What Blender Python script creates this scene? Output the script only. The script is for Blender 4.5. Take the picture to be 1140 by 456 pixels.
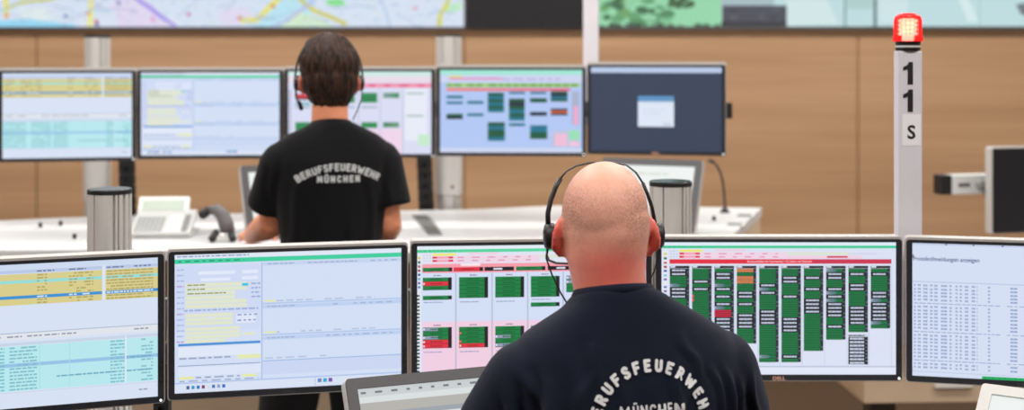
import bpy, bmesh, math, random
from math import sin, cos, pi, radians as R
from mathutils import Vector, Matrix, noise
from mathutils.bvhtree import BVHTree

for o in list(bpy.data.objects):
    bpy.data.objects.remove(o, do_unlink=True)
SC = bpy.context.scene
COL = SC.collection
F = 1520.0            # focal length in pixels of the 1140 x 456 frame
CZ = 1.68             # camera height
HY = 60.0             # row of the horizon

def C(r, g, b):
    def f(c):
        c /= 255.0
        return c / 12.92 if c <= 0.04045 else ((c + 0.055) / 1.055) ** 2.4
    return (f(r), f(g), f(b), 1.0)

# ------------------------------------------------------------------ camera
cam = bpy.data.cameras.new('camera')
cam.sensor_width = 36.0
cam.lens = F / 1140.0 * 36.0
cam.shift_y = -(228.0 - HY) / 1140.0
cam.clip_start = 0.05
cam.clip_end = 100
cam.dof.use_dof = True
cam.dof.focus_distance = 2.68
cam.dof.aperture_fstop = 2.7
co = bpy.data.objects.new('camera', cam)
COL.objects.link(co)
co.location = (0, 0, CZ)
co.rotation_euler = (pi / 2, 0, 0)
SC.camera = co

# ------------------------------------------------------------------ world, exposure
w = bpy.data.worlds.new('world')
SC.world = w
w.use_nodes = True
w.node_tree.nodes['Background'].inputs[0].default_value = (1.0, 0.985, 0.965, 1)
w.node_tree.nodes['Background'].inputs[1].default_value = 0.05
SC.view_settings.view_transform = 'Standard'
SC.view_settings.look = 'None'
SC.view_settings.exposure = 0.0
SC.view_settings.gamma = 1.0
SC.view_settings.use_curve_mapping = False

LAMP_POWER = 43.5
for lx in (-3.2, -1.1, 1.1, 3.2):
    for ly in (1.3, 3.9, 6.3):
        ld = bpy.data.lights.new('ceiling_lamp_light_offscreen', 'AREA')
        ld.shape = 'RECTANGLE'
        ld.size = 1.35
        ld.size_y = 0.5
        ld.energy = LAMP_POWER
        ld.color = (1.0, 0.97, 0.935)
        lo = bpy.data.objects.new('ceiling_lamp_light_offscreen', ld)
        COL.objects.link(lo)
        lo.location = (lx, ly, 3.535)

# ------------------------------------------------------------------ helpers
def at(px, py, Y):
    return Vector(((px - 570.0) * Y / F, Y, CZ - (py - HY) * Y / F))

def X(px, Y):
    return (px - 570.0) * Y / F

def Z(py, Y):
    return CZ - (py - HY) * Y / F

MATS = {}
def mat(name, col, rough=0.5, metal=0.0, var=0.06, vscale=40.0, bump=0.0, bscale=300.0, spec=0.5, stretch=None, emit=0.0, trans=0.0):
    if name in MATS:
        return MATS[name]
    m = bpy.data.materials.new(name)
    m.use_nodes = True
    nt = m.node_tree
    b = nt.nodes['Principled BSDF']
    b.inputs['Roughness'].default_value = rough
    b.inputs['Metallic'].default_value = metal
    b.inputs['Specular IOR Level'].default_value = spec
    b.inputs['Transmission Weight'].default_value = trans
    tc = nt.nodes.new('ShaderNodeTexCoord')
    mp = nt.nodes.new('ShaderNodeMapping')
    if stretch:
        mp.inputs['Scale'].default_value = stretch
    nt.links.new(tc.outputs['Object'], mp.inputs['Vector'])
    nz = nt.nodes.new('ShaderNodeTexNoise')
    nz.inputs['Scale'].default_value = vscale
    nz.inputs['Detail'].default_value = 4
    nt.links.new(mp.outputs[0], nz.inputs['Vector'])
    rp = nt.nodes.new('ShaderNodeValToRGB')
    rp.color_ramp.elements[0].position = 0.25
    rp.color_ramp.elements[1].position = 0.75
    lo = [max(0, c * (1 - var)) for c in col[:3]] + [1]
    hi = [min(1, c * (1 + var)) for c in col[:3]] + [1]
    rp.color_ramp.elements[0].color = lo
    rp.color_ramp.elements[1].color = hi
    nt.links.new(nz.outputs['Fac'], rp.inputs['Fac'])
    nt.links.new(rp.outputs['Color'], b.inputs['Base Color'])
    if emit:
        nt.links.new(rp.outputs['Color'], b.inputs['Emission Color'])
        b.inputs['Emission Strength'].default_value = emit
    if bump:
        n2 = nt.nodes.new('ShaderNodeTexNoise')
        n2.inputs['Scale'].default_value = bscale
        n2.inputs['Detail'].default_value = 3
        nt.links.new(mp.outputs[0], n2.inputs['Vector'])
        bp = nt.nodes.new('ShaderNodeBump')
        bp.inputs['Strength'].default_value = bump
        bp.inputs['Distance'].default_value = 0.002
        nt.links.new(n2.outputs['Fac'], bp.inputs['Height'])
        nt.links.new(bp.outputs[0], b.inputs['Normal'])
    MATS[name] = m
    return m

def wood_mat(name, col, var=0.16):
    m = bpy.data.materials.new(name)
    m.use_nodes = True
    nt = m.node_tree
    b = nt.nodes['Principled BSDF']
    b.inputs['Roughness'].default_value = 0.5
    b.inputs['Specular IOR Level'].default_value = 0.25
    tc = nt.nodes.new('ShaderNodeTexCoord')
    cols = []
    prev = None
    for sc, sx, sz, am in ((1.0, 0.35, 5.0, 1.0), (3.0, 0.4, 22.0, 0.55)):
        mp = nt.nodes.new('ShaderNodeMapping')
        mp.inputs['Scale'].default_value = (sx, 1, sz)
        nt.links.new(tc.outputs['Object'], mp.inputs['Vector'])
        nz = nt.nodes.new('ShaderNodeTexNoise')
        nz.inputs['Scale'].default_value = sc
        nz.inputs['Detail'].default_value = 5
        nz.inputs['Distortion'].default_value = 0.4
        nt.links.new(mp.outputs[0], nz.inputs['Vector'])
        mu = nt.nodes.new('ShaderNodeMath')
        mu.operation = 'MULTIPLY'
        mu.inputs[1].default_value = am
        nt.links.new(nz.outputs['Fac'], mu.inputs[0])
        if prev:
            ad = nt.nodes.new('ShaderNodeMath')
            nt.links.new(prev, ad.inputs[0])
            nt.links.new(mu.outputs[0], ad.inputs[1])
            prev = ad.outputs[0]
        else:
            prev = mu.outputs[0]
    rp = nt.nodes.new('ShaderNodeValToRGB')
    rp.color_ramp.elements[0].position = 0.5
    rp.color_ramp.elements[1].position = 1.02
    rp.color_ramp.elements[0].color = [col[0] * (1 - var), col[1] * (1 - var * 1.35), col[2] * (1 - var * 1.7), 1]
    rp.color_ramp.elements[1].color = [col[0] * (1 + var), col[1] * (1 + var), col[2] * (1 + var), 1]
    nt.links.new(prev, rp.inputs['Fac'])
    nt.links.new(rp.outputs[0], b.inputs['Base Color'])
    MATS[name] = m
    return m

def screen_mat(name, strength):
    m = bpy.data.materials.new(name)
    m.use_nodes = True
    nt = m.node_tree
    b = nt.nodes['Principled BSDF']
    b.inputs['Base Color'].default_value = (0.012, 0.012, 0.014, 1)
    b.inputs['Roughness'].default_value = 0.55
    b.inputs['Specular IOR Level'].default_value = 0.3
    a = nt.nodes.new('ShaderNodeAttribute')
    a.attribute_name = 'Col'
    nt.links.new(a.outputs['Color'], b.inputs['Emission Color'])
    b.inputs['Emission Strength'].default_value = strength
    return m

M_SCREEN = screen_mat('lit_screen', 0.97)
M_WALLSCREEN = screen_mat('lit_wall_screen', 0.95)
M_BEZEL = mat('black_bezel_plastic', C(30, 31, 38), 0.5, var=0.05, vscale=200)
M_SILVER = mat('silver_plastic', C(196, 192, 188), 0.4, 0.2, var=0.03, vscale=90)
M_ALU = mat('brushed_aluminium', C(228, 224, 220), 0.38, 0.45, var=0.04, vscale=30, stretch=(12, 12, 0.4))
M_BLACK = mat('black_plastic', C(22, 22, 24), 0.45, var=0.08, vscale=80)
M_BLACKM = mat('black_rubber', C(20, 20, 22), 0.7, var=0.1, vscale=80)
M_DARKGREY = mat('dark_grey_plastic', C(92, 90, 92), 0.5, var=0.05, vscale=80)
M_GREY = mat('mid_grey_plastic', C(138, 138, 136), 0.55, var=0.06, vscale=80)
M_PALEGREY = mat('pale_grey_plastic', C(205, 206, 204), 0.5, var=0.04, vscale=80)
M_WHITE = mat('white_laminate', C(210, 211, 212), 0.35, var=0.02, vscale=12)
M_WHITEPL = mat('white_plastic', C(232, 231, 226), 0.4, var=0.02, vscale=60)
M_BEIGE = mat('beige_panel', C(206, 183, 156), 0.55, var=0.04, vscale=8)
M_WOOD = wood_mat('beech_veneer', C(181, 145, 112))
M_WOODL = wood_mat('beech_veneer_trim', C(187, 151, 118), 0.08)
M_GAP = mat('panel_substrate', C(181, 145, 112), 0.8, var=0.05)
M_FLOOR = mat('brown_carpet', C(80, 62, 48), 0.95, var=0.18, vscale=260, bump=0.6, bscale=700, spec=0.1)
M_CEIL = mat('white_ceiling', C(225, 222, 216), 0.9, var=0.02, vscale=4)
M_PLASTER = mat('pale_plaster', C(214, 206, 196), 0.9, var=0.03, vscale=5)
M_PRINT = mat('white_print', C(235, 235, 238), 0.7, var=0.03, vscale=200)
M_PRINTF = mat('grey_white_print', C(196, 198, 200), 0.7, var=0.08, vscale=200)
M_INK = mat('black_ink', C(18, 18, 20), 0.6, var=0.03)
M_POSTW = mat('pale_lilac_post_paint', C(220, 216, 224), 0.4, var=0.02, vscale=20)
M_LED = mat('white_power_led', C(235, 245, 255), 0.4, var=0.01, emit=1.2)
M_LOGO = mat('copper_logo', C(214, 164, 146), 0.4, 0.3, var=0.03)
M_LOGOD = mat('dark_logo', C(64, 64, 70), 0.4, 0.3, var=0.03)
M_TUBE = mat('lamp_diffuser', C(240, 238, 232), 0.4, var=0.01)

class MB:
    def __init__(self):
        self.v = []
        self.f = []
    def add(self, vs, fs, M=None):
        n = len(self.v)
        for p in vs:
            p = Vector(p)
            self.v.append(M @ p if M else p)
        for q in fs:
            self.f.append([n + i for i in q])
        return self
    def box(self, a, b, M=None):
        x0, y0, z0 = a
        x1, y1, z1 = b
        vs = [(x0, y0, z0), (x1, y0, z0), (x1, y1, z0), (x0, y1, z0), (x0, y0, z1), (x1, y0, z1), (x1, y1, z1), (x0, y1, z1)]
        fs = [(0, 3, 2, 1), (4, 5, 6, 7), (0, 1, 5, 4), (1, 2, 6, 5), (2, 3, 7, 6), (3, 0, 4, 7)]
        return self.add(vs, fs, M)
    def prism_z(self, pts, z0, z1, M=None):       # ccw plan polygon
        n = len(pts)
        vs = [(p[0], p[1], z0) for p in pts] + [(p[0], p[1], z1) for p in pts]
        fs = [list(range(n))[::-1], [n + i for i in range(n)]]
        fs += [(i, (i + 1) % n, n + (i + 1) % n, n + i) for i in range(n)]
        return self.add(vs, fs, M)
    def prism_y(self, pts, y0, y1, M=None):       # polygon in x,z ; extruded along y
        n = len(pts)
        vs = [(p[0], y0, p[1]) for p in pts] + [(p[0], y1, p[1]) for p in pts]
        fs = [list(range(n)), [n + i for i in range(n)][::-1]]
        fs += [((i + 1) % n, i, n + i, n + (i + 1) % n) for i in range(n)]
        return self.add(vs, fs, M)
    def frame_y(self, outer, inner, y0, y1, M=None):
        n = len(outer)
        vs = [(p[0], y0, p[1]) for p in outer] + [(p[0], y0, p[1]) for p in inner]
        vs += [(p[0], y1, p[1]) for p in outer] + [(p[0], y1, p[1]) for p in inner]
        fs = []
        for i in range(n):
            j = (i + 1) % n
            fs.append((i, j, n + j, n + i))
            fs.append((2 * n + j, 2 * n + i, 3 * n + i, 3 * n + j))
            fs.append((j, i, 2 * n + i, 2 * n + j))
            fs.append((n + i, n + j, 3 * n + j, 3 * n + i))
        return self.add(vs, fs, M)
    def lathe(self, prof, n=32, M=None):          # prof: (r, z) bottom to top
        vs = []
        fs = []
        for r, z in prof:
            for i in range(n):
                a = 2 * pi * i / n
                vs.append((r * cos(a), r * sin(a), z))
        for k in range(len(prof) - 1):
            for i in range(n):
                j = (i + 1) % n
                fs.append((k * n + i, k * n + j, (k + 1) * n + j, (k + 1) * n + i))
        fs.append(list(range(n))[::-1])
        fs.append([(len(prof) - 1) * n + i for i in range(n)])
        return self.add(vs, fs, M)
    def tube(self, path, rad, n=10, M=None, flat=None):
        path = [Vector(p) for p in path]
        k = len(path)
        if not hasattr(rad, '__len__'):
            rad = [rad] * k
        vs = []
        fs = []
        up = Vector((0, 0, 1))
        prevN = None
        for i, p in enumerate(path):
            t = (path[min(i + 1, k - 1)] - path[max(i - 1, 0)]).normalized()
            if prevN is None:
                a = up if abs(t.dot(up)) < 0.9 else Vector((1, 0, 0))
                N = (a - t * a.dot(t)).normalized()
            else:
                N = (prevN - t * prevN.dot(t)).normalized()
            prevN = N
            B = t.cross(N)
            for q in range(n):
                a = 2 * pi * q / n
                fl = flat if flat else 1.0
                vs.append(p + N * (rad[i] * cos(a)) + B * (rad[i] * fl * sin(a)))
        for i in range(k - 1):
            for q in range(n):
                j = (q + 1) % n
                fs.append((i * n + q, i * n + j, (i + 1) * n + j, (i + 1) * n + q))
        fs.append(list(range(n))[::-1])
        fs.append([(k - 1) * n + q for q in range(n)])
        return self.add(vs, fs, M)
    def ell(self, c, r, rot=None, nu=20, nv=12):
        vs = [(0, 0, -1)]
        fs = []
        for j in range(1, nv):
            t = -pi / 2 + pi * j / nv
            for i in range(nu):
                a = 2 * pi * i / nu
                vs.append((cos(t) * cos(a), cos(t) * sin(a), sin(t)))
        vs.append((0, 0, 1))
        for i in range(nu):
            fs.append((0, 1 + (i + 1) % nu, 1 + i))
        for j in range(nv - 2):
            for i in range(nu):
                k = (i + 1) % nu
                fs.append((1 + j * nu + i, 1 + j * nu + k, 1 + (j + 1) * nu + k, 1 + (j + 1) * nu + i))
        l = len(vs) - 1
        for i in range(nu):
            fs.append((1 + (nv - 2) * nu + i, 1 + (nv - 2) * nu + (i + 1) % nu, l))
        M = Matrix.Translation(Vector(c))
        if rot:
            M = M @ rot.to_4x4()
        M = M @ Matrix.Diagonal((r[0], r[1], r[2], 1))
        return self.add(vs, fs, M)
    def tcap(self, p0, r0, p1, r1, n=16, flat=1.0):
        p0 = Vector(p0)
        p1 = Vector(p1)
        t = (p1 - p0).normalized()
        path = []
        rad = []
        for k in range(5):
            a = pi / 2 * (1 - k / 4.0)
            path.append(p0 - t * (r0 * sin(a)))
            rad.append(max(r0 * cos(a), r0 * 0.03))
        for k in range(5):
            a = pi / 2 * k / 4.0
            path.append(p1 + t * (r1 * sin(a)))
            rad.append(max(r1 * cos(a), r1 * 0.03))
        return self.tube(path, rad, n, None, flat)
    def chain(self, pts, n=16):
        for a, b in zip(pts[:-1], pts[1:]):
            self.tcap(a[:3], a[3], b[:3], b[3], n)
        return self
    def loft(self, rings, n=36, e=2.3):
        vs = []
        fs = []
        for (cx, cy, cz, rx, ry) in rings:
            for i in range(n):
                a = 2 * pi * i / n
                c_, s_ = cos(a), sin(a)
                vs.append((cx + rx * math.copysign(abs(c_) ** (2 / e), c_), cy + ry * math.copysign(abs(s_) ** (2 / e), s_), cz))
        k = len(rings)
        flip = rings[0][2] > rings[-1][2]
        for j in range(k - 1):
            for i in range(n):
                q = (i + 1) % n
                f = (j * n + i, j * n + q, (j + 1) * n + q, (j + 1) * n + i)
                fs.append(f[::-1] if flip else f)
        a = list(range(n))
        b = [(k - 1) * n + i for i in range(n)]
        fs.append(a if flip else a[::-1])
        fs.append(b[::-1] if flip else b)
        return self.add(vs, fs)
    def mesh(self, name):
        me = bpy.data.meshes.new(name)
        me.from_pydata([tuple(p) for p in self.v], [], self.f)
        me.update()
        return me
    def build(self, name, m, parent=None, smooth=None, bevel=0.0):
        me = self.mesh(name)
        return link(name, me, m, parent, smooth, bevel)

def link(name, me, m, parent=None, smooth=None, bevel=0.0):
    me.materials.clear()
    me.materials.append(m)
    if bevel:
        bm = bmesh.new()
        bm.from_mesh(me)
        ed = [e for e in bm.edges if len(e.link_faces) == 2 and e.calc_face_angle(0) > 0.6]
        bmesh.ops.bevel(bm, geom=ed, offset=bevel, segments=2, affect='EDGES', profile=0.6)
        bm.to_mesh(me)
        bm.free()
    if smooth:
        for p in me.polygons:
            p.use_smooth = True
        if smooth < 3:
            me.set_sharp_from_angle(angle=smooth)
    o = bpy.data.objects.new(name, me)
    COL.objects.link(o)
    if parent:
        o.parent = parent
    return o

def tag(o, label=None, cat=None, group=None, kind=None):
    if label: o['label'] = label
    if cat: o['category'] = cat
    if group: o['group'] = group
    if kind: o['kind'] = kind
    return o

def empty(name, loc, rz=0.0, label=None, cat=None, group=None):
    o = bpy.data.objects.new(name, None)
    COL.objects.link(o)
    o.empty_display_size = 0.05
    o.location = loc
    o.rotation_euler = (0, 0, rz)
    return tag(o, label, cat, group)

def rr(w, h, r, cx=0, cz=0, n=4):
    pts = []
    for (sx, sz, a0) in ((1, 1, 0), (-1, 1, 90), (-1, -1, 180), (1, -1, 270)):
        for k in range(n + 1):
            a = R(a0 + 90.0 * k / n)
            pts.append((cx + sx * (w / 2 - r) + r * cos(a), cz + sz * (h / 2 - r) + r * sin(a)))
    return pts

def glyphs(s, size, offset=0.0, align='LEFT', sx=1.0):
    cu = bpy.data.curves.new('lettering', 'FONT')
    cu.body = s
    cu.size = size
    cu.offset = offset
    cu.align_x = align
    cu.resolution_u = 3
    ob = bpy.data.objects.new('lettering', cu)
    me = bpy.data.meshes.new_from_object(ob)
    vs = [(v.co.x * sx, v.co.y) for v in me.vertices]
    fs = [list(p.vertices) for p in me.polygons]
    bpy.data.objects.remove(ob)
    bpy.data.meshes.remove(me)
    bpy.data.curves.remove(cu)
    return vs, fs

# ------------------------------------------------------------------ flat picture of a screen: coloured patches, painter's order
class Pic:
    def __init__(self, W, H, bg, step=0.0001):
        self.W, self.H, self.step = W, H, step
        self.v, self.f, self.c = [], [], []
        self.boxes = []
        self.rng = random.Random(7)
        self.map = None
        self.poly([(0, 0), (1, 0), (1, 1), (0, 1)], bg)
    def _layer(self, x0, y0, x1, y1):
        l = 0
        for (a, b, c, d, e) in self.boxes:
            if e >= l and a < x1 and c > x0 and b < y1 and d > y0:
                l = e + 1
        self.boxes.append((x0, y0, x1, y1, l))
        return l
    def raw(self, pts, fs, cols):
        xs = [p[0] for p in pts]
        ys = [p[1] for p in pts]
        l = self._layer(min(xs) + 1e-5, min(ys) + 1e-5, max(xs) - 1e-5, max(ys) - 1e-5)
        n = len(self.v)
        for (u, v) in pts:
            self.v.append(((u - 0.5) * self.W, -self.step * l, (0.5 - v) * self.H))
        for q in fs:
            self.f.append([n + i for i in q])
            for i in q:
                self.c.append(cols[i] if isinstance(cols, list) else cols)
    def poly(self, pts, col):
        if not isinstance(col, list):
            col = tuple(col)
        self.raw([(min(1, max(0, a)), min(1, max(0, b))) for a, b in pts], [list(range(len(pts)))[::-1]], col)
    def rect(self, x0, y0, x1, y1, col, col2=None):       # col2: colour at the right end
        if self.map:
            (x0, y0), (x1, y1) = self.map(x0, y0), self.map(x1, y1)
        x0, x1 = max(0, x0), min(1, x1)
        y0, y1 = max(0, y0), min(1, y1)
        if x1 <= x0 or y1 <= y0:
            return
        if col2:
            self.raw([(x0, y0), (x1, y0), (x1, y1), (x0, y1)], [(3, 2, 1, 0)], [col, col2, col2, col])
        else:
            self.poly([(x0, y0), (x1, y0), (x1, y1), (x0, y1)], col)
    def dashes(self, x0, x1, y, h, col, lo=1.5, hi=6.0, gap=1.2, fill=1.0):
        x = x0
        r = self.rng
        while x < x1:
            wd = r.uniform(lo, hi)
            if r.random() < fill:
                self.rect(x, y - h / 2, min(x1, x + wd), y + h / 2, col)
            x += wd + gap
    def stroke(self, path, wd, col):
        pts = [Vector(self.map(*p)) if self.map else Vector(p) for p in path]
        a = self.H / self.W
        n = len(pts)
        L, Rr = [], []
        for i, p in enumerate(pts):
            t = pts[min(i + 1, n - 1)] - pts[max(i - 1, 0)]
            t = Vector((t.x, t.y * a)).normalized()
            nn = Vector((-t.y, t.x))
            L.append((p.x + nn.x * wd / 2 / self.W, p.y + nn.y * wd / 2 / self.H))
            Rr.append((p.x - nn.x * wd / 2 / self.W, p.y - nn.y * wd / 2 / self.H))
        vs = [(min(1, max(0, q[0])), min(1, max(0, q[1]))) for q in L + Rr]
        self.raw(vs, [(i, n + i, n + i + 1, i + 1) for i in range(n - 1)], col)
    def text(self, s, x, y, size, col, align='LEFT', off=0.0, sx=1.0):
        if self.map:
            x, y = self.map(x, y)
        vs, fs = glyphs(s, size, off, align, sx)
        self.raw([(x + a / self.W, y - b / self.H) for a, b in vs], fs, col)
    def build(self, parent, y=0.0, m=None, z=0.0):
        me = bpy.data.meshes.new('screen')
        me.from_pydata([(a, b + y, c + z) for a, b, c in self.v], [], self.f)
        me.update()
        at_ = me.color_attributes.new('Col', 'FLOAT_COLOR', 'CORNER')
        flat = []
        for p, in zip(me.polygons):
            pass
        for c in self.c:
            flat += [c[0], c[1], c[2], 1.0]
        at_.data.foreach_set('color', flat)
        # a thin glass body behind the picture, so the screen is not a bare sheet
        return link('screen', me, m or M_SCREEN, parent)

def pxmap(xl, xr, tl, tr, bl, br):
    def f(x, y):
        u = (x - xl) / (xr - xl)
        t = tl + (tr - tl) * u
        b = bl + (br - bl) * u
        return (u, (y - t) / (b - t))
    return f

WHITEB = C(228, 236, 250)
G1 = C(18, 128, 66)
G2 = C(10, 92, 50)
RED = C(226, 48, 66)
BLK = C(22, 24, 30)

def pic_list(W, H):        # yellow list above a cyan list
    p = Pic(W, H, C(216, 227, 245))
    p.map = lambda x, y: (x / 100.0, y / 100.0)
    p.rect(0, 0, 100, 4, C(206, 220, 242))
    p.rect(0, 4.2, 100, 6.6, C(186, 202, 232))
    ye = C(218, 207, 140)
    for k in range(10):
        y0 = 7 + k * 2.15
        c = ye
        if k == 2: c = C(150, 222, 218)
        if k == 7: c = C(56, 146, 214)
        p.rect(0, y0, 100, y0 + 2.15, c)
        ink = C(214, 230, 248) if k == 7 else C(176, 164, 104)
        for (a, b) in ((2, 9), (14, 30), (50, 54), (63, 73)):
            p.dashes(a, b, y0 + 1.1, 1.0, ink, 0.8, 3.0, 0.5, 0.8)
        p.dashes(78.5, 98, y0 + 1.1, 1.0, ink, 0.8, 3.2, 0.4, 0.95)
    p.rect(76.6, 4.2, 78.0, 28.4, C(222, 230, 244))
    for x in (50, 63, 78.5, 90):
        p.dashes(x, x + 7, 5.4, 1.0, C(110, 122, 160), 1, 3, 0.5)
    p.rect(0, 47.6, 100, 48.2, C(170, 184, 208))
    p.rect(0, 48.2, 100, 52.6, C(226, 230, 238))
    for x in (2, 12, 30, 38, 46, 53, 60, 90):
        p.dashes(x, x + 6, 50.4, 1.0, C(146, 152, 170), 1.2, 3, 0.5)
    p.rect(0, 54.5, 100, 56.5, C(200, 214, 234))
    cy = C(184, 234, 240)
    for k in range(13):
        y0 = 57 + k * 2.4
        c = C(150, 196, 232) if k == 5 else cy
        p.rect(0, y0, 100, y0 + 2.4, c)
        for (a, b, fl) in ((1, 18, .9), (22, 37, .95), (39, 50, .9), (80, 86, .9), (93, 98, .75)):
            p.dashes(a, b, y0 + 1.2, 1.1, C(128, 190, 204), 0.8, 3.0, 0.4, fl)
        if k in (5, 9):
            p.dashes(86.5, 97, y0 + 1.2, 1.1, C(112, 172, 196), 0.8, 3.0, 0.4)
        if k == 9:
            p.dashes(58, 82, y0 + 1.2, 1.1, C(112, 172, 196), 0.8, 3.0, 0.4)
    p.rect(86.2, 55, 86.8, 88.2, C(226, 236, 244))
    p.rect(51, 55, 51.3, 88.2, C(170, 222, 232))
    p.rect(63, 55, 63.3, 88.2, C(170, 222, 232))
    p.rect(0, 89, 100, 89.4, C(200, 210, 228))
    p.dashes(92, 96, 94, 0.9, C(140, 150, 170), 1, 2, 0.4)
    return p

def pic_form(W, H):        # input form with green menu strip
    p = Pic(W, H, C(212, 224, 247))
    p.map = lambda x, y: (x / 100.0, y / 100.0)
    p.rect(0, 0, 100, 3, C(226, 234, 248))
    p.dashes(1, 32, 1.5, 0.9, C(140, 156, 190), 1, 3, 0.5)
    p.rect(0, 3.4, 100, 6.6, C(62, 208, 160))
    p.dashes(1.5, 30, 5, 1.0, C(34, 150, 116), 1, 3, 1.6)
    p.rect(0.5, 8, 37, 56, C(208, 219, 246))
    ye = C(226, 231, 206)
    for (x0, y0, x1, y1) in ((10, 12.5, 26, 15), (11, 17.5, 24, 19.8), (29, 12.5, 36, 15), (29, 17, 36, 19.4)):
        p.rect(x0, y0, x1, y1, C(226, 234, 252))
    for k in range(6):
        y0 = 16 + k * 3.1 + 5
        p.rect(4.6, y0, 31 - (5 if k in (2, 3) else 0), y0 + 2.6, ye)
        if k < 3:
            p.dashes(5.4, 22 if k == 2 else 13, y0 + 1.3, 0.9, C(140, 146, 110), 1, 3, 0.4)
    p.rect(29, 22, 31.6, 24, C(60, 196, 226))
    for k in range(4):
        p.dashes(33, 37, 22.5 + k * 3.2, 1.0, C(150, 166, 206), 1, 2.4, 0.5)
    p.dashes(4, 36, 40.6, 1.2, C(156, 174, 214), 1, 3, 0.6)
    for k in range(3):
        p.rect(4.6, 43 + k * 3.0, 25, 45.5 + k * 3.0, ye)
    p.rect(14, 45.5, 17, 47, C(220, 228, 246))
    p.rect(26.5, 44, 35, 51, C(224, 232, 250))
    for k in range(2):
        p.dashes(27, 36, 45 + k * 4, 1.0, C(130, 150, 196), 1, 3, 1)
    for k in range(4):
        p.rect(4.6, 53 + k * 2.9, 28 - (k == 3) * 6, 55.4 + k * 2.9, ye)
    p.rect(29, 58, 35, 60, ye)
    for k in range(14):
        p.dashes(0.9, 4, 11 + k * 4.0, 1.0, C(190, 156, 210) if k % 5 == 3 else C(172, 186, 228), 1, 2.6, 0.4)
    p.rect(1.5, 64.4, 37, 66.2, C(74, 146, 214))
    p.rect(1.5, 67, 37, 74, C(226, 234, 250))
    p.dashes(2, 24, 75.2, 1.1, C(150, 162, 190), 1.5, 4, 0.8)
    p.rect(27, 74, 37, 77, C(230, 234, 180))
    p.rect(1.5, 80.2, 37, 80.7, C(120, 140, 180))
    p.rect(1.5, 81.5, 37, 88, C(222, 231, 249))
    for x in (2, 29):
        p.rect(x, 88.4, x + 6, 90.2, C(232, 236, 160))
    p.dashes(9, 28, 89.3, 1.0, C(150, 160, 190), 2, 4, 1.5)
    p.dashes(2, 36, 91.6, 0.9, C(160, 170, 196), 2, 4, 1.8)
    p.rect(37.4, 7.4, 37.9, 92.6, C(170, 190, 226))
    # right panes
    p.rect(38, 7.4, 100, 9.8, C(198, 213, 242))
    p.dashes(40, 52, 8.6, 0.9, C(160, 174, 208), 1, 3, 0.5)
    p.dashes(58, 80, 8.6, 0.9, C(160, 174, 208), 1, 3, 0.5)
    p.dashes(86, 98, 8.6, 0.9, C(160, 174, 208), 1, 3, 1.5)
    for y in (37.0, 60.0):
        p.dashes(39, 88, y - 1.2, 0.9, C(176, 192, 220), 2, 4, 1.2, 0.9)
        p.rect(39, y - 2.0, 44, y - 0.5, C(228, 232, 176))
        p.rect(38, y, 100, y + 1.0, C(176, 200, 236))
        p.rect(38, y + 1.6, 100, y + 4.2, C(190, 210, 242))
        p.dashes(40, 52, y + 2.8, 0.9, C(162, 178, 212), 1, 3, 0.5)
        p.dashes(66, 96, y + 2.8, 0.9, C(162, 178, 212), 1, 4, 1.5, 0.6)
    p.dashes(39, 75, 77.6, 0.9, C(176, 192, 220), 2, 4, 1.6, 0.8)
    p.rect(38, 79.2, 100, 79.8, C(150, 180, 224))
    p.rect(38, 79.8, 100, 89.6, C(204, 216, 244))
    p.rect(0, 92.4, 100, 93.4, C(176, 198, 236))
    p.rect(0, 93.4, 100, 100, C(218, 228, 246))
    cols = (C(60, 90, 150), C(40, 150, 190), C(50, 110, 200), C(120, 60, 100), C(220, 220, 230), C(60, 120, 180), C(150, 160, 190), C(40, 100, 200))
    for k, c in enumerate(cols):
        p.rect(5 + k * 2.2, 95, 6.3 + k * 2.2, 97.4, c)
    p.rect(61, 92.8, 61.3, 100, C(170, 190, 226))
    for k, c in enumerate((C(110, 130, 190), C(40, 170, 210), C(120, 80, 170))):
        p.rect(62.3 + k * 2.4, 94.4, 64 + k * 2.4, 97.2, c)
    return p

def bar(p, x0, y0, x1, y1, col, ink=True, left=None):
    p.rect(x0, y0, x1, y1, col)
    d = tuple(c * 0.45 for c in col[:3]) + (1,)
    if left:
        p.rect(x0, y0 + (y1 - y0) * .12, x0 + (x1 - x0) * 0.6, y1 - (y1 - y0) * .12, left)
    hh = y1 - y0
    p.rect(x0, y1 - hh * 0.16, x1, y1, d)
    if ink:
        a = x0 + (x1 - x0) * 0.3
        p.dashes(a, x0 + (x1 - x0) * 0.78, (y0 + y1) / 2 - hh * .04, hh * 0.34, d, 0.8, 2.2, 0.5)

def header_rows(p, x0, y0):
    for r in range(3):
        for c in range(3):
            p.rect(x0 - 10 + c * 3.4, y0 + 1.5 + r * 3, x0 - 8.8 + c * 3.4, y0 + 2.4 + r * 3, C(170, 176, 196))
    p.rect(x0, y0, x0 + 26, y0 + 2.6, C(238, 234, 120))
    p.rect(x0, y0 + 2.8, x0 + 120, y0 + 10.4, C(240, 214, 232))
    for r in range(2):
        yy = y0 + 3.4 + r * 3.6
        p.rect(x0, yy, x0 + 5, yy + 2.2, RED)
        p.rect(x0 + 5, yy, x0 + 18, yy + 2.2, C(244, 160, 180))
        p.rect(x0 + 18, yy, x0 + 23, yy + 2.2, RED)
        p.dashes(x0 + 28, x0 + 110, yy + 1.2, 1.0, C(226, 120, 160), 4, 9, 9)
    p.rect(x0 + 120, y0 + 2.8, x0 + 190, y0 + 6.4, C(222, 228, 214))
    p.rect(x0 + 40, y0 - 0.4, x0 + 74, y0 + 1.6, C(244, 206, 224))

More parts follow.
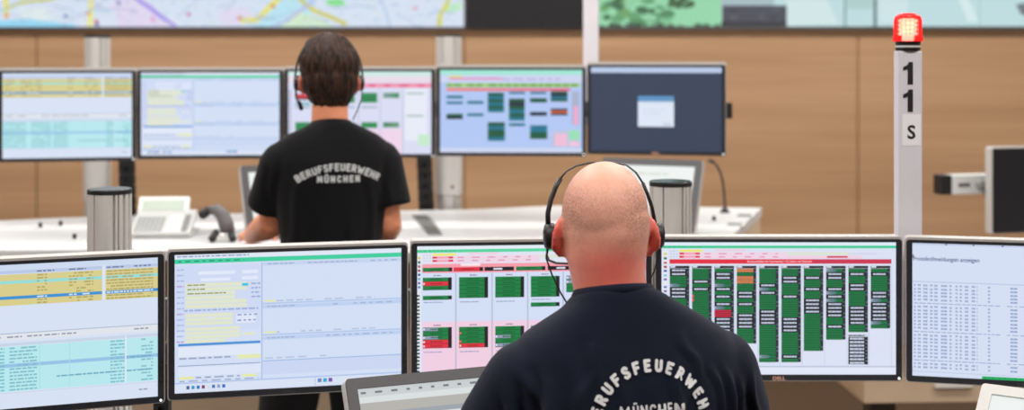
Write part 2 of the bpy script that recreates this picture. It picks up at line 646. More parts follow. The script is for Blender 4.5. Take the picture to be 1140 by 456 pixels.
def pic_vehicles(W, H):
    p = Pic(W, H, C(212, 224, 247))
    p.map = pxmap(462.5, 720, 276, 271.5, 424, 420)
    # work in flattened rows: photo pixels with the slope of the edge taken out at x = 462
    base = p.map
    p.map = lambda x, y: ((x - 462.5) / 257.5, (y - 276) / 148.0)
    p.rect(462, 276, 720, 280, C(230, 238, 248))
    p.rect(462, 280, 720, 283.4, C(84, 214, 160))
    p.dashes(464, 505, 281.7, 1.0, C(60, 170, 124), 2, 5, 2)
    p.rect(462, 283.6, 720, 296, C(226, 230, 244))
    header_rows(p, 479.5, 284.4)
    p.rect(468, 296, 720, 306, C(250, 158, 172))
    p.rect(511, 296.2, 533, 298.4, C(252, 236, 240))
    bx = [(468.7, 501.5, G1), (503, 536, RED), (537.5, 570.5, BLK), (573, 606, G1), (608.5, 641, BLK), (644, 677, G1)]
    for a, b, c in bx:
        bar(p, a, 300, b - 4, 304.4, c, ink=(c != BLK))
        p.rect(b - 4, 300, b, 304.4, BLK)
        if c == BLK:
            p.rect(a + 10, 301.2, a + 20, 303.2, C(220, 224, 236))
    cols = [(468.7, 501), (509, 541.5), (549.5, 582), (589.5, 622), (629.5, 662), (669, 701)]
    for d in (505.5, 546, 586, 626, 666, 706):
        p.rect(d - 0.8, 306.6, d + 0.8, 360, C(184, 192, 216))
    p.rect(468, 360, 720, 424, C(242, 208, 228))
    for d in (505.5, 546, 586, 626, 666, 706):
        p.rect(d - 0.8, 360, d + 0.8, 424, C(190, 188, 210))
    GR = C(150, 160, 186)
    up = ['GRG-G', 'GGGGG', 'GGGGG', 'GGGGG-G', 'SSGG', 'GGRG']
    dn = ['SGSRR', 'GgGgR', 'GGSGS', 'GGGG', 'GRGG', 'SGGG']
    for rows, y0 in ((up, 311), (dn, 366.2)):
        for (a, b), s in zip(cols, rows):
            p.dashes(a + 12, a + 20, y0 - 2.2, 1.2, C(120, 110, 130), 1, 3, 0.6)
            n = len(s.split('-')[0])
            p.rect(b - 4, y0, b, y0 + n * 4.65, BLK)
            for k, ch in enumerate(s):
                if ch == '-':
                    continue
                yy = y0 + k * 4.65 + (1.5 if '-' in s[:k] else 0)
                c = {'G': G1, 'g': G1, 'R': RED, 'S': G1}[ch]
                bar(p, a, yy, b - 4, yy + 4.65, c, left=GR if ch == 'S' else None)
                if '-' in s[:k]:
                    p.rect(b - 4, yy, b, yy + 4.4, BLK)
                if ch == 'g':
                    p.rect(a, yy + 1.2, a + 2.4, yy + 3.4, C(240, 90, 100))
                if ch in 'SR':
                    p.rect(a + 0.6, yy + 1.3, a + 2.2, yy + 3.2, C(236, 240, 250))
            p.dashes(a + 1, a + 22, y0 + (27.5 if len(s) < 7 else 26), 1.0, C(140, 150, 190), 2, 6, 0.6)
    p.rect(462.5, 284, 467, 424, C(228, 233, 242))
    for k, c in enumerate((C(220, 210, 60), C(20, 100, 60), C(170, 90, 60), C(150, 30, 50), C(50, 80, 160), C(80, 170, 220), C(120, 90, 180), C(80, 120, 200))):
        p.rect(463.3, 288 + k * 4.6, 466, 290.6 + k * 4.6, c)
    for k in range(22):
        p.rect(462.5, 330 + k * 4.0, 465.2, 332 + k * 4.0, C(24, 60, 40))
    return p

def pic_units(W, H):
    p = Pic(W, H, C(220, 227, 245))
    p.map = lambda x, y: ((x - 736) / 262.0, (y - 271) / 147.5)
    p.rect(736, 271, 998, 274.6, C(226, 240, 250))
    p.rect(736, 274.8, 998, 277.8, C(66, 206, 152))
    p.dashes(738, 782, 276.3, 1.0, C(50, 170, 130), 2, 5, 2)
    header_rows(p, 756, 279.2)
    p.rect(876, 286, 960, 289.6, C(240, 210, 228))
    p.rect(921, 286.4, 944, 288.4, C(214, 60, 100))
    p.rect(945, 283, 977, 285, C(214, 214, 240))
    p.rect(745, 290, 993, 295, C(228, 44, 66))
    p.rect(906, 290, 993, 295, C(206, 52, 84))
    p.text('Einsatzmittelliste der Feuerwachen 1-10, Schule und Werkstatt', 868, 293.6, 0.0074, C(250, 225, 232), 'CENTER', 0.0, 0.78)
    GR = C(150, 162, 186)
    OR = C(236, 146, 96)
    cols = ['KKGGSKKKGGKGKGGKGGKGGG', 'GGGKGKGrrGGGGGKGGGGKGG', 'GKKGSKGKGKSRRKKKKGGGGGG', 'OGOOGGKKGKGGKKKKGGGG',
            'GGGGKSKGGGGKKKKGGGGGGGGSG', 'GGKKGGGKGGGGGKKKKGGGGGGKG', 'GGKGGKGGKKKKGGGGGGGGGG', 'SKKGGKSKSKKKKGGKGGG',
            'GKGGKKGGGGKKKKKGG', 'GKGGGGKKSKKKKKSG']
    for i, s in enumerate(cols):
        x0 = 745.3 + i * 24.95
        x1 = x0 + 22
        p.rect(x1 + 1.1, 296, x1 + 1.5, 409, C(186, 196, 220))
        p.rect(x0, 297.4, x1, 300, BLK)
        p.rect(x0 + 0.6, 297.6, x0 + 6, 299.4, C(216, 222, 236))
        rows = list(s)
        y0 = 300.3
        ext = 0
        p.rect(x0, y0, x1 - 3.4, y0 + len(rows) * 4.18, BLK)
        p.rect(x1 - 3.4, y0, x1 - 0.2, y0 + len(rows) * 4.18, C(40, 44, 54))
        for k, ch in enumerate(rows):
            yy = y0 + k * 4.18
            if ch == 'K':
                p.dashes(x0 + 2.5, x1 - 5, yy + 2.1, 1.9, C(196, 206, 226), 2.5, 5, 0.35)
            elif ch == 'S':
                p.rect(x0 + 11, yy + .35, x1 - 3.4, yy + 3.9, C(16, 116, 66))
                p.rect(x0, yy + .35, x0 + 11, yy + 3.9, GR, C(60, 130, 100))
                p.dashes(x0 + 3, x0 + 12, yy + 2.1, 1.1, C(90, 110, 140), 2, 4, 0.5)
            else:
                c = {'G': C(22, 132, 74), 'r': C(22, 132, 74), 'R': C(214, 44, 74), 'O': OR}[ch]
                p.rect(x0, yy + .4, x1 - 3.4, yy + 3.8, c)
                d = tuple(q * 0.36 for q in c[:3]) + (1,)
                p.rect(x0, yy + 1.6, x1 - 3.4, yy + 2.6, d)
                if ch == 'r':
                    p.rect(x0, yy, x0 + 2, yy + 3, C(230, 70, 90))
            if k % 3 != 1:
                p.rect(x1 - 2.6, yy + 3.6, x1 - 0.2, yy + 4.2, C(150, 160, 180))
        if i == 8:
            yb = 373.5
            p.rect(x0 - 1, yb, x1 + 0.5, yb + 3, C(206, 214, 230))
            p.dashes(x0, x1 - 4, yb + 1.5, 1.3, C(60, 70, 90), 3, 6, 0.6)
            p.rect(x0, yb + 3, x1 - 0.2, yb + 33.6, BLK)
            for k in range(8):
                p.dashes(x0 + 1.5, x1 - 4.5, yb + 5 + k * 3.85, 2.3, C(196, 206, 226), 3, 6, 0.4)
                p.rect(x1 - 3, yb + 6.5 + k * 3.85, x1 - .2, yb + 7.2 + k * 3.85, C(150, 160, 180))
    p.rect(736, 409, 998, 410.4, C(184, 196, 220))
    p.rect(736, 410.4, 998, 418.5, C(226, 233, 248))
    p.rect(736.4, 279, 743.5, 408, C(228, 233, 246))
    for (y, c) in ((284, C(224, 214, 70)), (289, C(20, 110, 70)), (294, C(190, 90, 60)), (298.5, C(170, 30, 50)), (303, C(50, 80, 160)), (308, C(110, 200, 220)), (312.5, C(120, 110, 180)), (321, C(90, 120, 200)), (325.6, C(120, 110, 170)), (330, C(90, 120, 200))):
        p.rect(738.6, y - 1.2, 742, y + 1.2, c)
    return p

def pic_log(W, H):
    p = Pic(W, H, C(214, 224, 246))
    p.map = lambda x, y: ((x - 1015) / 262.0, (y - 271) / 147.5)
    p.rect(1015, 271, 1277, 273, C(196, 208, 236))
    for x in (1054, 1086, 1120, 1180):
        p.rect(x, 271.4, x + 2, 272.8, C(60, 70, 100))
    p.text('Protokollmeldungen anzeigen', 1015.6, 290.5, 0.0132, C(70, 88, 134), 'LEFT', 0.0002, 0.92)
    p.rect(1015.5, 284, 1016.6, 288, C(40, 44, 60))
    p.rect(1015, 313.4, 1277, 314.2, C(176, 190, 222))
    ink = C(146, 162, 200)
    for r in range(24):
        y = 318 + r * 3.95
        if r in (5, 13, 21):
            p.dashes(1017, 1118, y, 0.9, ink, 3, 9, 1.2)
            p.dashes(1126, 1270, y, 0.9, ink, 3, 9, 2.2)
            continue
        for (a, b) in ((1017, 1019), (1021.5, 1025), (1028, 1033), (1036, 1039), (1041, 1045), (1049, 1056), (1059, 1061.5), (1066, 1068.5), (1071, 1073.5), (1077, 1081), (1085, 1089), (1091, 1092), (1104, 1106.5), (1130, 1138), (1146, 1160), (1170, 1196), (1204, 1216)):
            o = p.rng.uniform(-.3, .3)
            p.rect(a, y - 1.0 + o, b, y + 0.9 + o, ink)
            p.rect(a + (b - a) * .3, y - .45 + o, a + (b - a) * .6, y + .4 + o, C(186, 198, 228))
    p.rect(1015, 413.2, 1277, 413.8, C(180, 196, 222))
    p.rect(1097, 415.4, 1277, 418.5, C(40, 190, 110))
    p.dashes(1099, 1200, 417, 1.2, C(20, 130, 80), 2, 5, 1)
    return p

def pic_board(W, H):       # blue board of teal unit blocks
    p = Pic(W, H, C(178, 200, 244))
    p.map = lambda x, y: ((x - 35) / 605.0, (y - 78) / 335.0)
    p.rect(35, 78, 640, 98, C(160, 232, 214))
    p.rect(35, 98, 640, 128, C(206, 214, 240))
    p.rect(75, 102, 130, 110, C(230, 220, 120))
    p.rect(75, 110, 300, 117, C(226, 130, 190))
    p.dashes(300, 560, 116, 7, C(190, 170, 224), 20, 60, 12)
    p.rect(62, 132, 630, 148, C(172, 210, 110))
    for (a, b) in ((64, 128), (150, 215), (240, 620)):
        p.dashes(a, b, 140, 9, C(96, 160, 60), 18, 40, 8)
    p.rect(62, 152, 590, 163, C(240, 120, 90), C(226, 90, 130))
    T, D, N = C(24, 122, 150), C(12, 92, 62), C(26, 34, 60)
    def blk(x0, y0, x1, y1, cs):
        n = len(cs)
        for k, c in enumerate(cs):
            a = y0 + (y1 - y0) * k / n
            b = y0 + (y1 - y0) * (k + 1) / n
            p.rect(x0, a, x1, b, c)
            p.dashes(x0 + 14, x1 - 14, (a + b) / 2, (b - a) * .3, tuple(q * .4 for q in c[:3]) + (1,), 6, 14, 3)
    blk(62, 182, 132, 194, [T]); blk(62, 206, 132, 217, [T]); blk(62, 256, 132, 278, [D, N])
    blk(150, 204, 220, 216, [T]); blk(150, 254, 220, 266, [T])
    blk(238, 170, 308, 250, [D, T, D, T, D, T]); blk(238, 290, 312, 366, [D, T, D, D, T])
    blk(328, 166, 398, 176, [T]); blk(328, 194, 396, 284, [D, N, D, T, D, T]); blk(328, 294, 398, 306, [T])
    blk(418, 166, 488, 176, [T]); blk(418, 192, 490, 210, [D]); blk(418, 248, 490, 264, [N]); blk(418, 302, 492, 358, [T, T, D, D])
    blk(506, 164, 578, 206, [D, N, T, D]); blk(506, 234, 578, 262, [N, C(226, 110, 60), N])
    p.rect(596, 165, 628, 300, C(170, 178, 206))
    p.rect(604, 225, 624, 300, C(236, 170, 208))
    p.rect(510, 325, 630, 390, C(190, 196, 226))
    p.rect(524, 335, 576, 386, C(238, 190, 214))
    p.rect(584, 322, 628, 362, C(150, 226, 180))
    p.rect(584, 368, 628, 386, C(240, 196, 220))
    p.rect(35, 394, 640, 413, C(206, 216, 242))
    return p

def pic_vehicles_far(W, H):
    p = Pic(W, H, C(218, 222, 245))
    p.map = lambda x, y: ((x - 30) / 490.0, (y - 150) / 280.0)
    p.rect(30, 150, 520, 166, C(206, 236, 230))
    p.rect(30, 166, 520, 188, C(234, 220, 234))
    p.rect(50, 190, 520, 205, C(240, 150, 178))
    p.dashes(60, 500, 197, 7, C(226, 90, 130), 20, 50, 30)
    p.rect(54, 226, 106, 240, C(206, 60, 70))
    p.rect(54, 240, 106, 246, C(60, 40, 50))
    p.rect(54, 256, 106, 263, C(60, 170, 180))
    for (a, b) in ((54, 106), (128, 182), (204, 258), (280, 335)):
        p.rect(a, 222 if a > 60 else 325, b, 256 if a > 60 else 350, C(40, 140, 80))
        p.rect(a + 8, 240 if a > 60 else 336, b - 8, 244 if a > 60 else 340, C(16, 90, 50))
        p.rect(a, 322, b, 342, C(40, 140, 80))
        p.rect(a, 268, b, 274, C(160, 176, 190))
    p.rect(355, 222, 410, 240, C(130, 160, 160), C(40, 140, 80))
    p.rect(355, 322, 410, 340, C(60, 130, 90), C(110, 160, 130))
    p.rect(355, 352, 410, 358, C(170, 170, 190))
    p.rect(270, 345, 420, 430, C(240, 214, 236))
    for x in (115, 193, 270, 345, 422):
        p.rect(x - 2, 208, x + 2, 430, C(196, 200, 224))
    p.rect(430, 208, 505, 385, C(232, 236, 248))
    p.rect(436, 222, 494, 227, C(150, 176, 170))
    p.rect(436, 298, 494, 303, C(150, 176, 170))
    p.rect(474, 364, 515, 402, C(196, 236, 206))
    for k in range(14):
        p.rect(32, 215 + k * 14, 40, 222 + k * 14, C(150, 150, 180))
    return p

def pic_dark(W, H):
    p = Pic(W, H, C(48, 60, 84))
    p.map = lambda x, y: ((x - 58) / 566.0, (y - 46) / 362.0)
    p.rect(58, 46, 624, 70, C(186, 202, 232))
    p.rect(264, 170, 420, 302, C(222, 232, 246))
    p.rect(264, 170, 420, 194, C(92, 148, 196))
    p.rect(272, 200, 412, 201.5, C(180, 196, 214))
    p.dashes(284, 380, 230, 3, C(190, 202, 220), 10, 22, 5)
    p.dashes(284, 360, 246, 3, C(190, 202, 220), 10, 22, 5)
    p.rect(372, 286, 406, 297, C(198, 210, 226))
    return p

def pic_touch(W, H):
    p = Pic(W, H, C(214, 220, 220))
    p.map = lambda x, y: (x / 100.0, y / 100.0)
    p.rect(0, 0, 100, 7, C(198, 204, 206))
    p.dashes(2, 98, 3.6, 1.8, C(110, 116, 122), 2, 6, 6)
    p.rect(0, 12, 100, 20, C(176, 174, 168))
    p.rect(0, 20, 100, 24, C(150, 158, 168))
    for r in range(4):
        for c in range(6):
            p.rect(3 + c * 16, 30 + r * 16, 16 + c * 16, 42 + r * 16, C(196, 206, 210))
    return p

# ------------------------------------------------------------------ room shell
def struct(name, mb, m, parent=None, **k):
    o = mb.build(name, m, parent, **k)
    if parent is None:
        o['kind'] = 'structure'
    return o

struct('floor', MB().box((-7, -3, -0.08), (7, 8.2, 0)), M_FLOOR)
struct('ceiling', MB().box((-7, -3, 3.6), (7, 8.2, 3.7)), M_CEIL)
struct('wall_left', MB().box((-7.1, -3, 0), (-7, 8.2, 3.6)), M_PLASTER)
struct('wall_right', MB().box((7, -3, 0), (7.1, 8.2, 3.6)), M_PLASTER)
struct('wall_rear', MB().box((-7, -3.1, 0), (7, -3, 3.6)), M_PLASTER)
wb = struct('wall_back', MB().box((-7, 8.03, 0), (7, 8.2, 3.6)), M_GAP)
seams = [-7.0, -5.2, -2.79, -0.28, 2.03, 4.4, 6.99]
ZL = Z(37.5, 8.0)
for a, b in zip(seams[:-1], seams[1:]):
    MB().box((a + .005, 8.014, 0.08), (b - .005, 8.03, ZL - 0.006)).build('wood_panel', M_WOOD, wb, bevel=0.002)
    MB().box((a + .005, 8.014, ZL + 0.03), (b - .005, 8.03, 3.59)).build('wood_panel', M_WOOD, wb, bevel=0.002)
MB().box((-6.999, 8.0, ZL), (6.999, 8.03, ZL + 0.0265)).build('display_ledge', M_WOODL, wb, bevel=0.002)
struct('baseboard_back', MB().box((-7, 7.99, 0), (7, 8.0055, 0.078)), M_BEIGE)

for lo in [o for o in COL.objects if o.type == 'LIGHT']:
    lx, ly = lo.location.x, lo.location.y
    t = empty('ceiling_lamp', (lx, ly, 3.54), 0, 'flat rectangular ceiling lamp with white diffuser, in the ceiling grid', 'lamp', 'ceiling lamps')
    MB().frame_y(rr(1.5, 0.62, .01), rr(1.4, 0.54, .005), 0, 0.06, Matrix.Rotation(pi / 2, 4, 'X')).build('frame', M_SILVER, t)
    t.children[0].location.z = 0.06 - 0.06
    MB().box((-.7, -.27, 0.02), (.7, .27, 0.03)).build('diffuser', M_TUBE, t)
    lo.location = (0, 0, -0.008)
    lo.parent = t

# ------------------------------------------------------------------ wall displays
def wall_display(x0, x1, pic_fn, label):
    Yd = 7.965
    zb = Z(32.2, Yd)
    zt = zb + 1.32
    W, H = x1 - x0, zt - zb
    t = empty('wall_display', ((x0 + x1) / 2, Yd, zb), 0, label, 'display')
    MB().prism_y(rr(W, H, .012, 0, H / 2), 0.006, 0.0495).build('housing', M_BLACK, t, smooth=0.6)
    fw = 0.012
    MB().frame_y(rr(W, H, .012, 0, H / 2), rr(W - 2 * fw, H - 2 * fw, .004, 0, H / 2), 0, 0.012).build('frame', M_DARKGREY if pic_fn else M_BLACK, t, smooth=0.6)
    p = pic_fn(W - 2 * fw, H - 2 * fw, x0 + fw, zt - fw) if pic_fn else Pic(W - 2 * fw, H - 2 * fw, (0, 0, 0, 1))
    p.build(t, 0.005, M_WALLSCREEN, H / 2)
    return t

def map_fn(W, H, x0, zt):
    Yd = 7.965
    p = Pic(W, H, C(216, 228, 244), 0.0004)
    rng = random.Random(3)
    p.map = lambda x, y: ((X(x, Yd) - x0) / W, (zt - Z(y, Yd)) / H)
    inv = 1.0 / F * Yd
    px0 = 570 + x0 * F / Yd
    px1 = px0 + W * F / Yd
    py0 = HY - (zt - CZ) * F / Yd
    # soft district patches
    for k in range(60):
        x = rng.uniform(px0, px1)
        y = rng.uniform(py0, 30)
        c = rng.choice((C(206, 222, 244), C(222, 230, 246), C(226, 220, 242), C(206, 232, 238), C(224, 236, 238)))
        n = 7
        pts = []
        for i in range(n):
            a = 2 * pi * i / n
            r = rng.uniform(10, 34)
            pts.append(p.map(x + r * cos(a), min(31, y + r * .5 * sin(a))))
        p.poly(pts, c)
    p.poly([p.map(-4, 31), p.map(-4, 23), p.map(30, 21), p.map(55, 24), p.map(82, 27), p.map(84, 31)], C(150, 218, 246))
    p.poly([p.map(126, -2), p.map(160, -2), p.map(196, 31), p.map(130, 31)], C(226, 218, 242))
    p.poly([p.map(284, 31), p.map(318, -4), p.map(352, -4), p.map(346, 16), p.map(336, 31)], C(186, 230, 244))
    p.poly([p.map(312, 31), p.map(330, 12), p.map(358, 20), p.map(372, 31)], C(210, 236, 206))
    p.poly([p.map(362, 0), p.map(378, -2), p.map(386, 4), p.map(376, 7.5), p.map(364, 5)], C(132, 226, 140))
    p.poly([p.map(496, 6), p.map(514, 2), p.map(514, 10), p.map(498, 16)], C(196, 236, 196))
    def road(path, wpx, col):
        p.stroke(path, wpx * inv, col)
    Y1, Y2, OL = C(232, 226, 112), C(238, 234, 150), C(206, 204, 90)
    road([(4, -120), (5, -40), (6, 0), (7, 19)], 5.5, Y1)
    road([(8, 9), (16, 5), (26, 2.5), (58, -1), (90, -20), (130, -60)], 3.6, OL)
    road([(103, -130), (102, -20), (101, 10), (100, 30)], 6.5, Y2)
    road([(120, -60), (152, -1), (166, 8), (180, 19), (196, 30.5)], 4.6, C(166, 148, 236))
    road([(268, 23), (276, 22.5), (286, 22), (292, 16), (302, 6), (312, -3), (350, -70), (390, -130)], 6.0, Y1)
    road([(330, -6), (340, 5), (350, 12), (366, 18), (386, 27)], 4.6, OL)
    road([(300, 31), (318, 24), (342, 6), (360, -10), (400, -60)], 3.0, C(186, 184, 232))
    road([(504, -60), (500, -4), (496, 8), (490, 16), (489, 29)], 5.0, C(216, 216, 80))
    road([(420, -40), (424, 0), (430, 14), (434, 30)], 3.0, C(186, 208, 238))
    road([(200, -120), (230, -60), (222, -4), (206, 12), (196, 20)], 1.5, C(190, 204, 230))
    road([(260, -100), (252, -40), (262, 0), (250, 14)], 1.5, C(190, 204, 230))
    for (x, y, c) in ((7, 18, C(232, 150, 70)), (98, 15, C(226, 160, 90)), (107, 24, C(216, 90, 90)), (267, 20, C(224, 130, 70)), (210, 16, C(196, 120, 170)), (350, 11, C(232, 214, 60)), (462, 9, C(226, 160, 180)), (73, 18, C(100, 130, 190)), (304, 7, C(220, 150, 60)), (170, 21, C(230, 160, 200)), (132, 3, C(120, 130, 190)), (108, 27, C(110, 100, 170)), (489, 25, C(210, 206, 40))):
        p.poly([p.map(x + 2.6 * cos(a * pi / 3), min(31, y + 2.6 * sin(a * pi / 3))) for a in range(6)], c)
    for k in range(46):
        x, y = rng.uniform(px0 + 4, px1 - 40), rng.uniform(py0 + 8 if k % 2 else -6, 22)
        a = rng.uniform(-.7, .7)
        L = rng.uniform(20, 60)
        q = [(x, y)]
        for j in range(3):
            q.append((min(px1 - 3, q[-1][0] + L / 3 * cos(a)), max(py0 + 3, min(29, q[-1][1] + L / 3 * sin(a)))))
            a += rng.uniform(-.4, .4)
        road(q, rng.uniform(.7, 1.3), rng.choice((C(150, 176, 216), C(176, 194, 226), C(170, 170, 214), C(160, 204, 222))))
    for k in range(700):
        x, y = rng.uniform(px0 + 4, px1 - 4), rng.uniform(py0 + 3 if k % 2 else -4, 29)
        p.rect(x, y, x + rng.uniform(1, 5), y + rng.uniform(.5, 1.4), rng.choice((C(170, 190, 226), C(142, 176, 216), C(170, 206, 232), C(180, 180, 216), C(190, 220, 200))))
    p.rect(px0, 29.6, px1, 32, C(120, 160, 200))
    return p

def hall_fn(W, H, x0, zt):
    Yd = 7.965
    p = Pic(W, H, C(192, 222, 226), 0.0004)
    rng = random.Random(11)
    p.map = lambda x, y: ((X(x, Yd) - x0) / W, (zt - Z(y, Yd)) / H)
    p.rect(600, -200, 803, 40, C(150, 216, 172))
    def blob(x, y, r, c, xmax=803):
        n = 8
        pts = []
        for i in range(n):
            a = 2 * pi * i / n
            q = r * rng.uniform(.6, 1.2)
            pts.append(p.map(min(xmax, x + q * 1.3 * cos(a)), min(31, y + q * .8 * sin(a))))
        p.poly(pts, c)
    gs = (C(84, 140, 96), C(100, 162, 114), C(124, 192, 142), C(64, 110, 78), C(110, 164, 104), C(146, 208, 168))
    for k in range(150):
        x = rng.uniform(662, 790)
        y = rng.uniform(-150, 31)
        if x > 752 and y > -8:
            continue
        blob(x, y, rng.uniform(3, 10), rng.choice(gs))
    for k in range(14):
        blob(rng.uniform(744, 772), rng.uniform(-2, 8), 4, C(58, 90, 58))
    for k in range(30):
        blob(rng.uniform(666, 800), rng.uniform(27.5, 31), 3, C(44, 66, 48))
    p.rect(803, -200, 862, 6, C(168, 190, 198))
    p.rect(804, 6, 876, 29.5, C(74, 76, 88))
    for k in range(10):
        blob(rng.uniform(808, 868), rng.uniform(9, 26), 4, rng.choice((C(86, 88, 100), C(66, 66, 78))), 874)
    p.rect(803, 24, 876, 30, C(54, 52, 60))
    p.poly([p.map(876, 29), p.map(876, -30), p.map(908, -30), p.map(934, 27)], C(210, 232, 232))
    p.rect(940, -200, 942, 30, C(110, 140, 144))
    p.rect(973, -200, 976, 30, C(70, 90, 96))
    p.poly([p.map(979, 26), p.map(986, -200), p.map(1024, -200), p.map(1010, 26)], C(206, 230, 234))
    p.poly([p.map(1042, -60), p.map(1052, -60), p.map(1090, 24), p.map(1078, 24)], C(214, 236, 238))
    p.rect(1090, -200, 1091.5, 29, C(170, 200, 204))
    p.poly([p.map(1131, 5), p.map(1160, 0), p.map(1160, 22), p.map(1137, 16)], C(112, 124, 130))
    p.rect(943, -4, 972, 10, C(176, 208, 206))
    p.rect(660, 29.4, 1400, 33, C(40, 62, 56))
    return p

wall_display(-4.5, X(518.6, 7.965), map_fn, 'wide lit wall display showing a street map with yellow roads')
wall_display(X(519.6, 7.965), X(657.5, 7.965), None, 'switched-off black wall display beside the street map')
wall_display(X(658.5, 7.965), 4.3, hall_fn, 'wall display showing a camera picture of green trees and a pale hall')

# ------------------------------------------------------------------ monitors
def make_monitor(pl, pr, ztop, H, pic_fn, label, group, logo=None, led=True, side=True, bz=(0.0155, 0.0125, 0.0155), mount_z=None, mount_len=0.05, lip=0.004):
    (xl, Yl), (xr, Yr) = pl, pr
    a = Vector((X(xl, Yl), Yl))
    b = Vector((X(xr, Yr), Yr))
    W = (b - a).length - 0.001
    yaw = math.atan2(b.y - a.y, b.x - a.x)
    mid = (a + b) / 2
    t = empty('monitor', (mid.x, mid.y, ztop - H), yaw, label, 'monitor', group)
    sb, st, sbot = bz
    MB().prism_y(rr(W, H, .008, 0, H / 2), -0.001, 0.044).build('casing', M_SILVER, t, smooth=0.7)
    MB().prism_y(rr(W * .62, H * .72, .02, 0, H / 2), 0.044, 0.07).build('back_cover', M_BLACK, t, smooth=0.7)
    ow, oh = W - (0.005 if lip < .006 else 0.001), H - (0.004 if lip < .006 else .0005) - lip
    iw, ih = W - 2 * sb, H - st - sbot
    ic = sbot + ih / 2
    MB().frame_y(rr(ow, oh, .007, 0, (.0025 if lip < .006 else .0004) + oh / 2), rr(iw, ih, .001, 0, ic), -0.004, 0.006).build('bezel', M_BEZEL, t, smooth=0.7)
    p = pic_fn(iw, ih) if pic_fn else Pic(iw, ih, (0, 0, 0, 1))
    p.build(t, -0.0015, None, ic)
    if led:
        M = Matrix.Translation((W / 2 - sb * .62, -0.0052, sbot * .5)) @ Matrix.Rotation(pi / 2, 4, 'X')
        MB().lathe([(0.0042, -0.001), (0.0042, 0.0012)], 16, M).build('power_button', M_BEZEL, t)
        M = Matrix.Translation((W / 2 - sb * .62, -0.0066, sbot * .5)) @ Matrix.Rotation(pi / 2, 4, 'X')
        MB().lathe([(0.0027, -0.001), (0.0027, 0.0008)], 14, M).build('power_light', M_LED, t)
    if side:
        mb = MB()
        for k in range(4):
            z = 0.045 + k * .014
            mb.box((W / 2 - sb * .8, -0.0052, z), (W / 2 - sb * .3, -0.003, z + .006))
        mb.build('menu_buttons', M_BLACK, t)
    if logo:
        vs, fs = glyphs('DELL', 0.0105, 0.0005, 'CENTER', 1.25)
        MB().add([(x, -0.0046, sbot * .26 + z) for x, z in vs], fs).build('logo', logo, t)
    mz = (mount_z if mount_z is not None else ztop - H / 2) - (ztop - H)
    if group:
        end = rail_gap(mid, Vector((-sin(yaw), cos(yaw))), FRONT_RAIL if mid.y < 4 else REAR_RAIL) - .0145
    else:
        end = .05 + mount_len
    end = max(end, .0785)
    MB().box((-.05, 0.07, mz - .05), (.05, min(0.078, end), mz + .05)).box((-.02, 0.074, mz - .02), (.02, end, mz + .02)).build('mount', M_BLACK, t, bevel=0.0015)
    return t

REAR_RAIL = [(X(-8, 5.08), 5.07), (X(151, 5.15), 5.14), (X(570, 5.155), 5.145), (X(655, 5.15), 5.135), (X(811, 5.03), 5.03)]
FRONT_RAIL = [(-1.3, 2.92), (-.80, 3.10), (-.25, 3.22), (.5, 3.27), (.98, 3.275), (1.5, 3.20)]
def rail_gap(o, d, pts):
    # distance from o along d to the polyline pts
    best = None
    for a, b in zip(pts[:-1], pts[1:]):
        a, e = Vector(a), Vector(b) - Vector(a)
        den = d.x * e.y - d.y * e.x
        if abs(den) < 1e-6:
            continue
        q = a - o
        t = (q.x * e.y - q.y * e.x) / den
        u = (q.x * d.y - q.y * d.x) / den
        if -.05 <= u <= 1.05 and t > 0 and (best is None or t < best):
            best = t
    return best

NG = 'monitors on the front desk'
make_monitor((-111, 2.774), (184, 2.955), 1.254, .328, pic_list, 'front desk monitor showing a yellow list above a cyan list', NG, M_LOGOD, mount_len=.12)
make_monitor((186, 2.955), (454.5, 3.07), 1.2575, .328, pic_form, 'front desk monitor showing a pale form with a green menu strip', NG, M_LOGOD, mount_len=.11)
make_monitor((456.5, 3.07), (726.5, 3.12), 1.2605, .328, pic_vehicles, 'front desk monitor with green and red bars on a pink screen, beside the bald man', NG, None, mount_len=.08)
make_monitor((728.5, 3.12), (1005, 3.12), 1.263, .330, pic_units, 'front desk monitor full of green bar columns under a red banner', NG, M_LOGO, mount_len=.08)
make_monitor((1007.5, 3.115), (1278, 3.0), 1.263, .330, pic_log, 'front desk monitor showing a pale text log headed Protokollmeldungen anzeigen', NG, M_LOGOD, mount_len=.11)
FG = 'monitors on the rear desk'
FB = (0.0142, 0.0190, 0.0135)
FH = 0.337
make_monitor((-2, 4.93), (151.6, 5.02), 1.6295, FH + .004, pic_list, 'rear desk monitor showing a blurred yellow list above a cyan list', FG, None, True, False, FB, 1.47, .12, .010)
make_monitor((152.6, 5.02), (315.6, 5.05), 1.6305, FH, pic_form, 'rear desk monitor showing a pale blurred form, above the white telephone', FG, M_LOGOD, True, False, FB, 1.47, .08, .010)
make_monitor((316.6, 5.05), (484.6, 5.05), 1.634, FH, pic_vehicles_far, 'rear desk monitor with pink and green blocks behind the standing man', FG, None, True, False, FB, 1.47, .08, .010)
make_monitor((485.6, 5.05), (652.6, 5.03), 1.640, FH, pic_board, 'rear desk monitor with teal and green blocks on a blue screen', FG, M_LOGOD, True, False, FB, 1.47, .08, .010)
make_monitor((653.6, 5.03), (808, 4.93), 1.6505, FH + .002, pic_dark, 'dark blue-grey monitor with one small white dialog window', FG, M_LOGO, True, False, FB, 1.47, .12, .010)

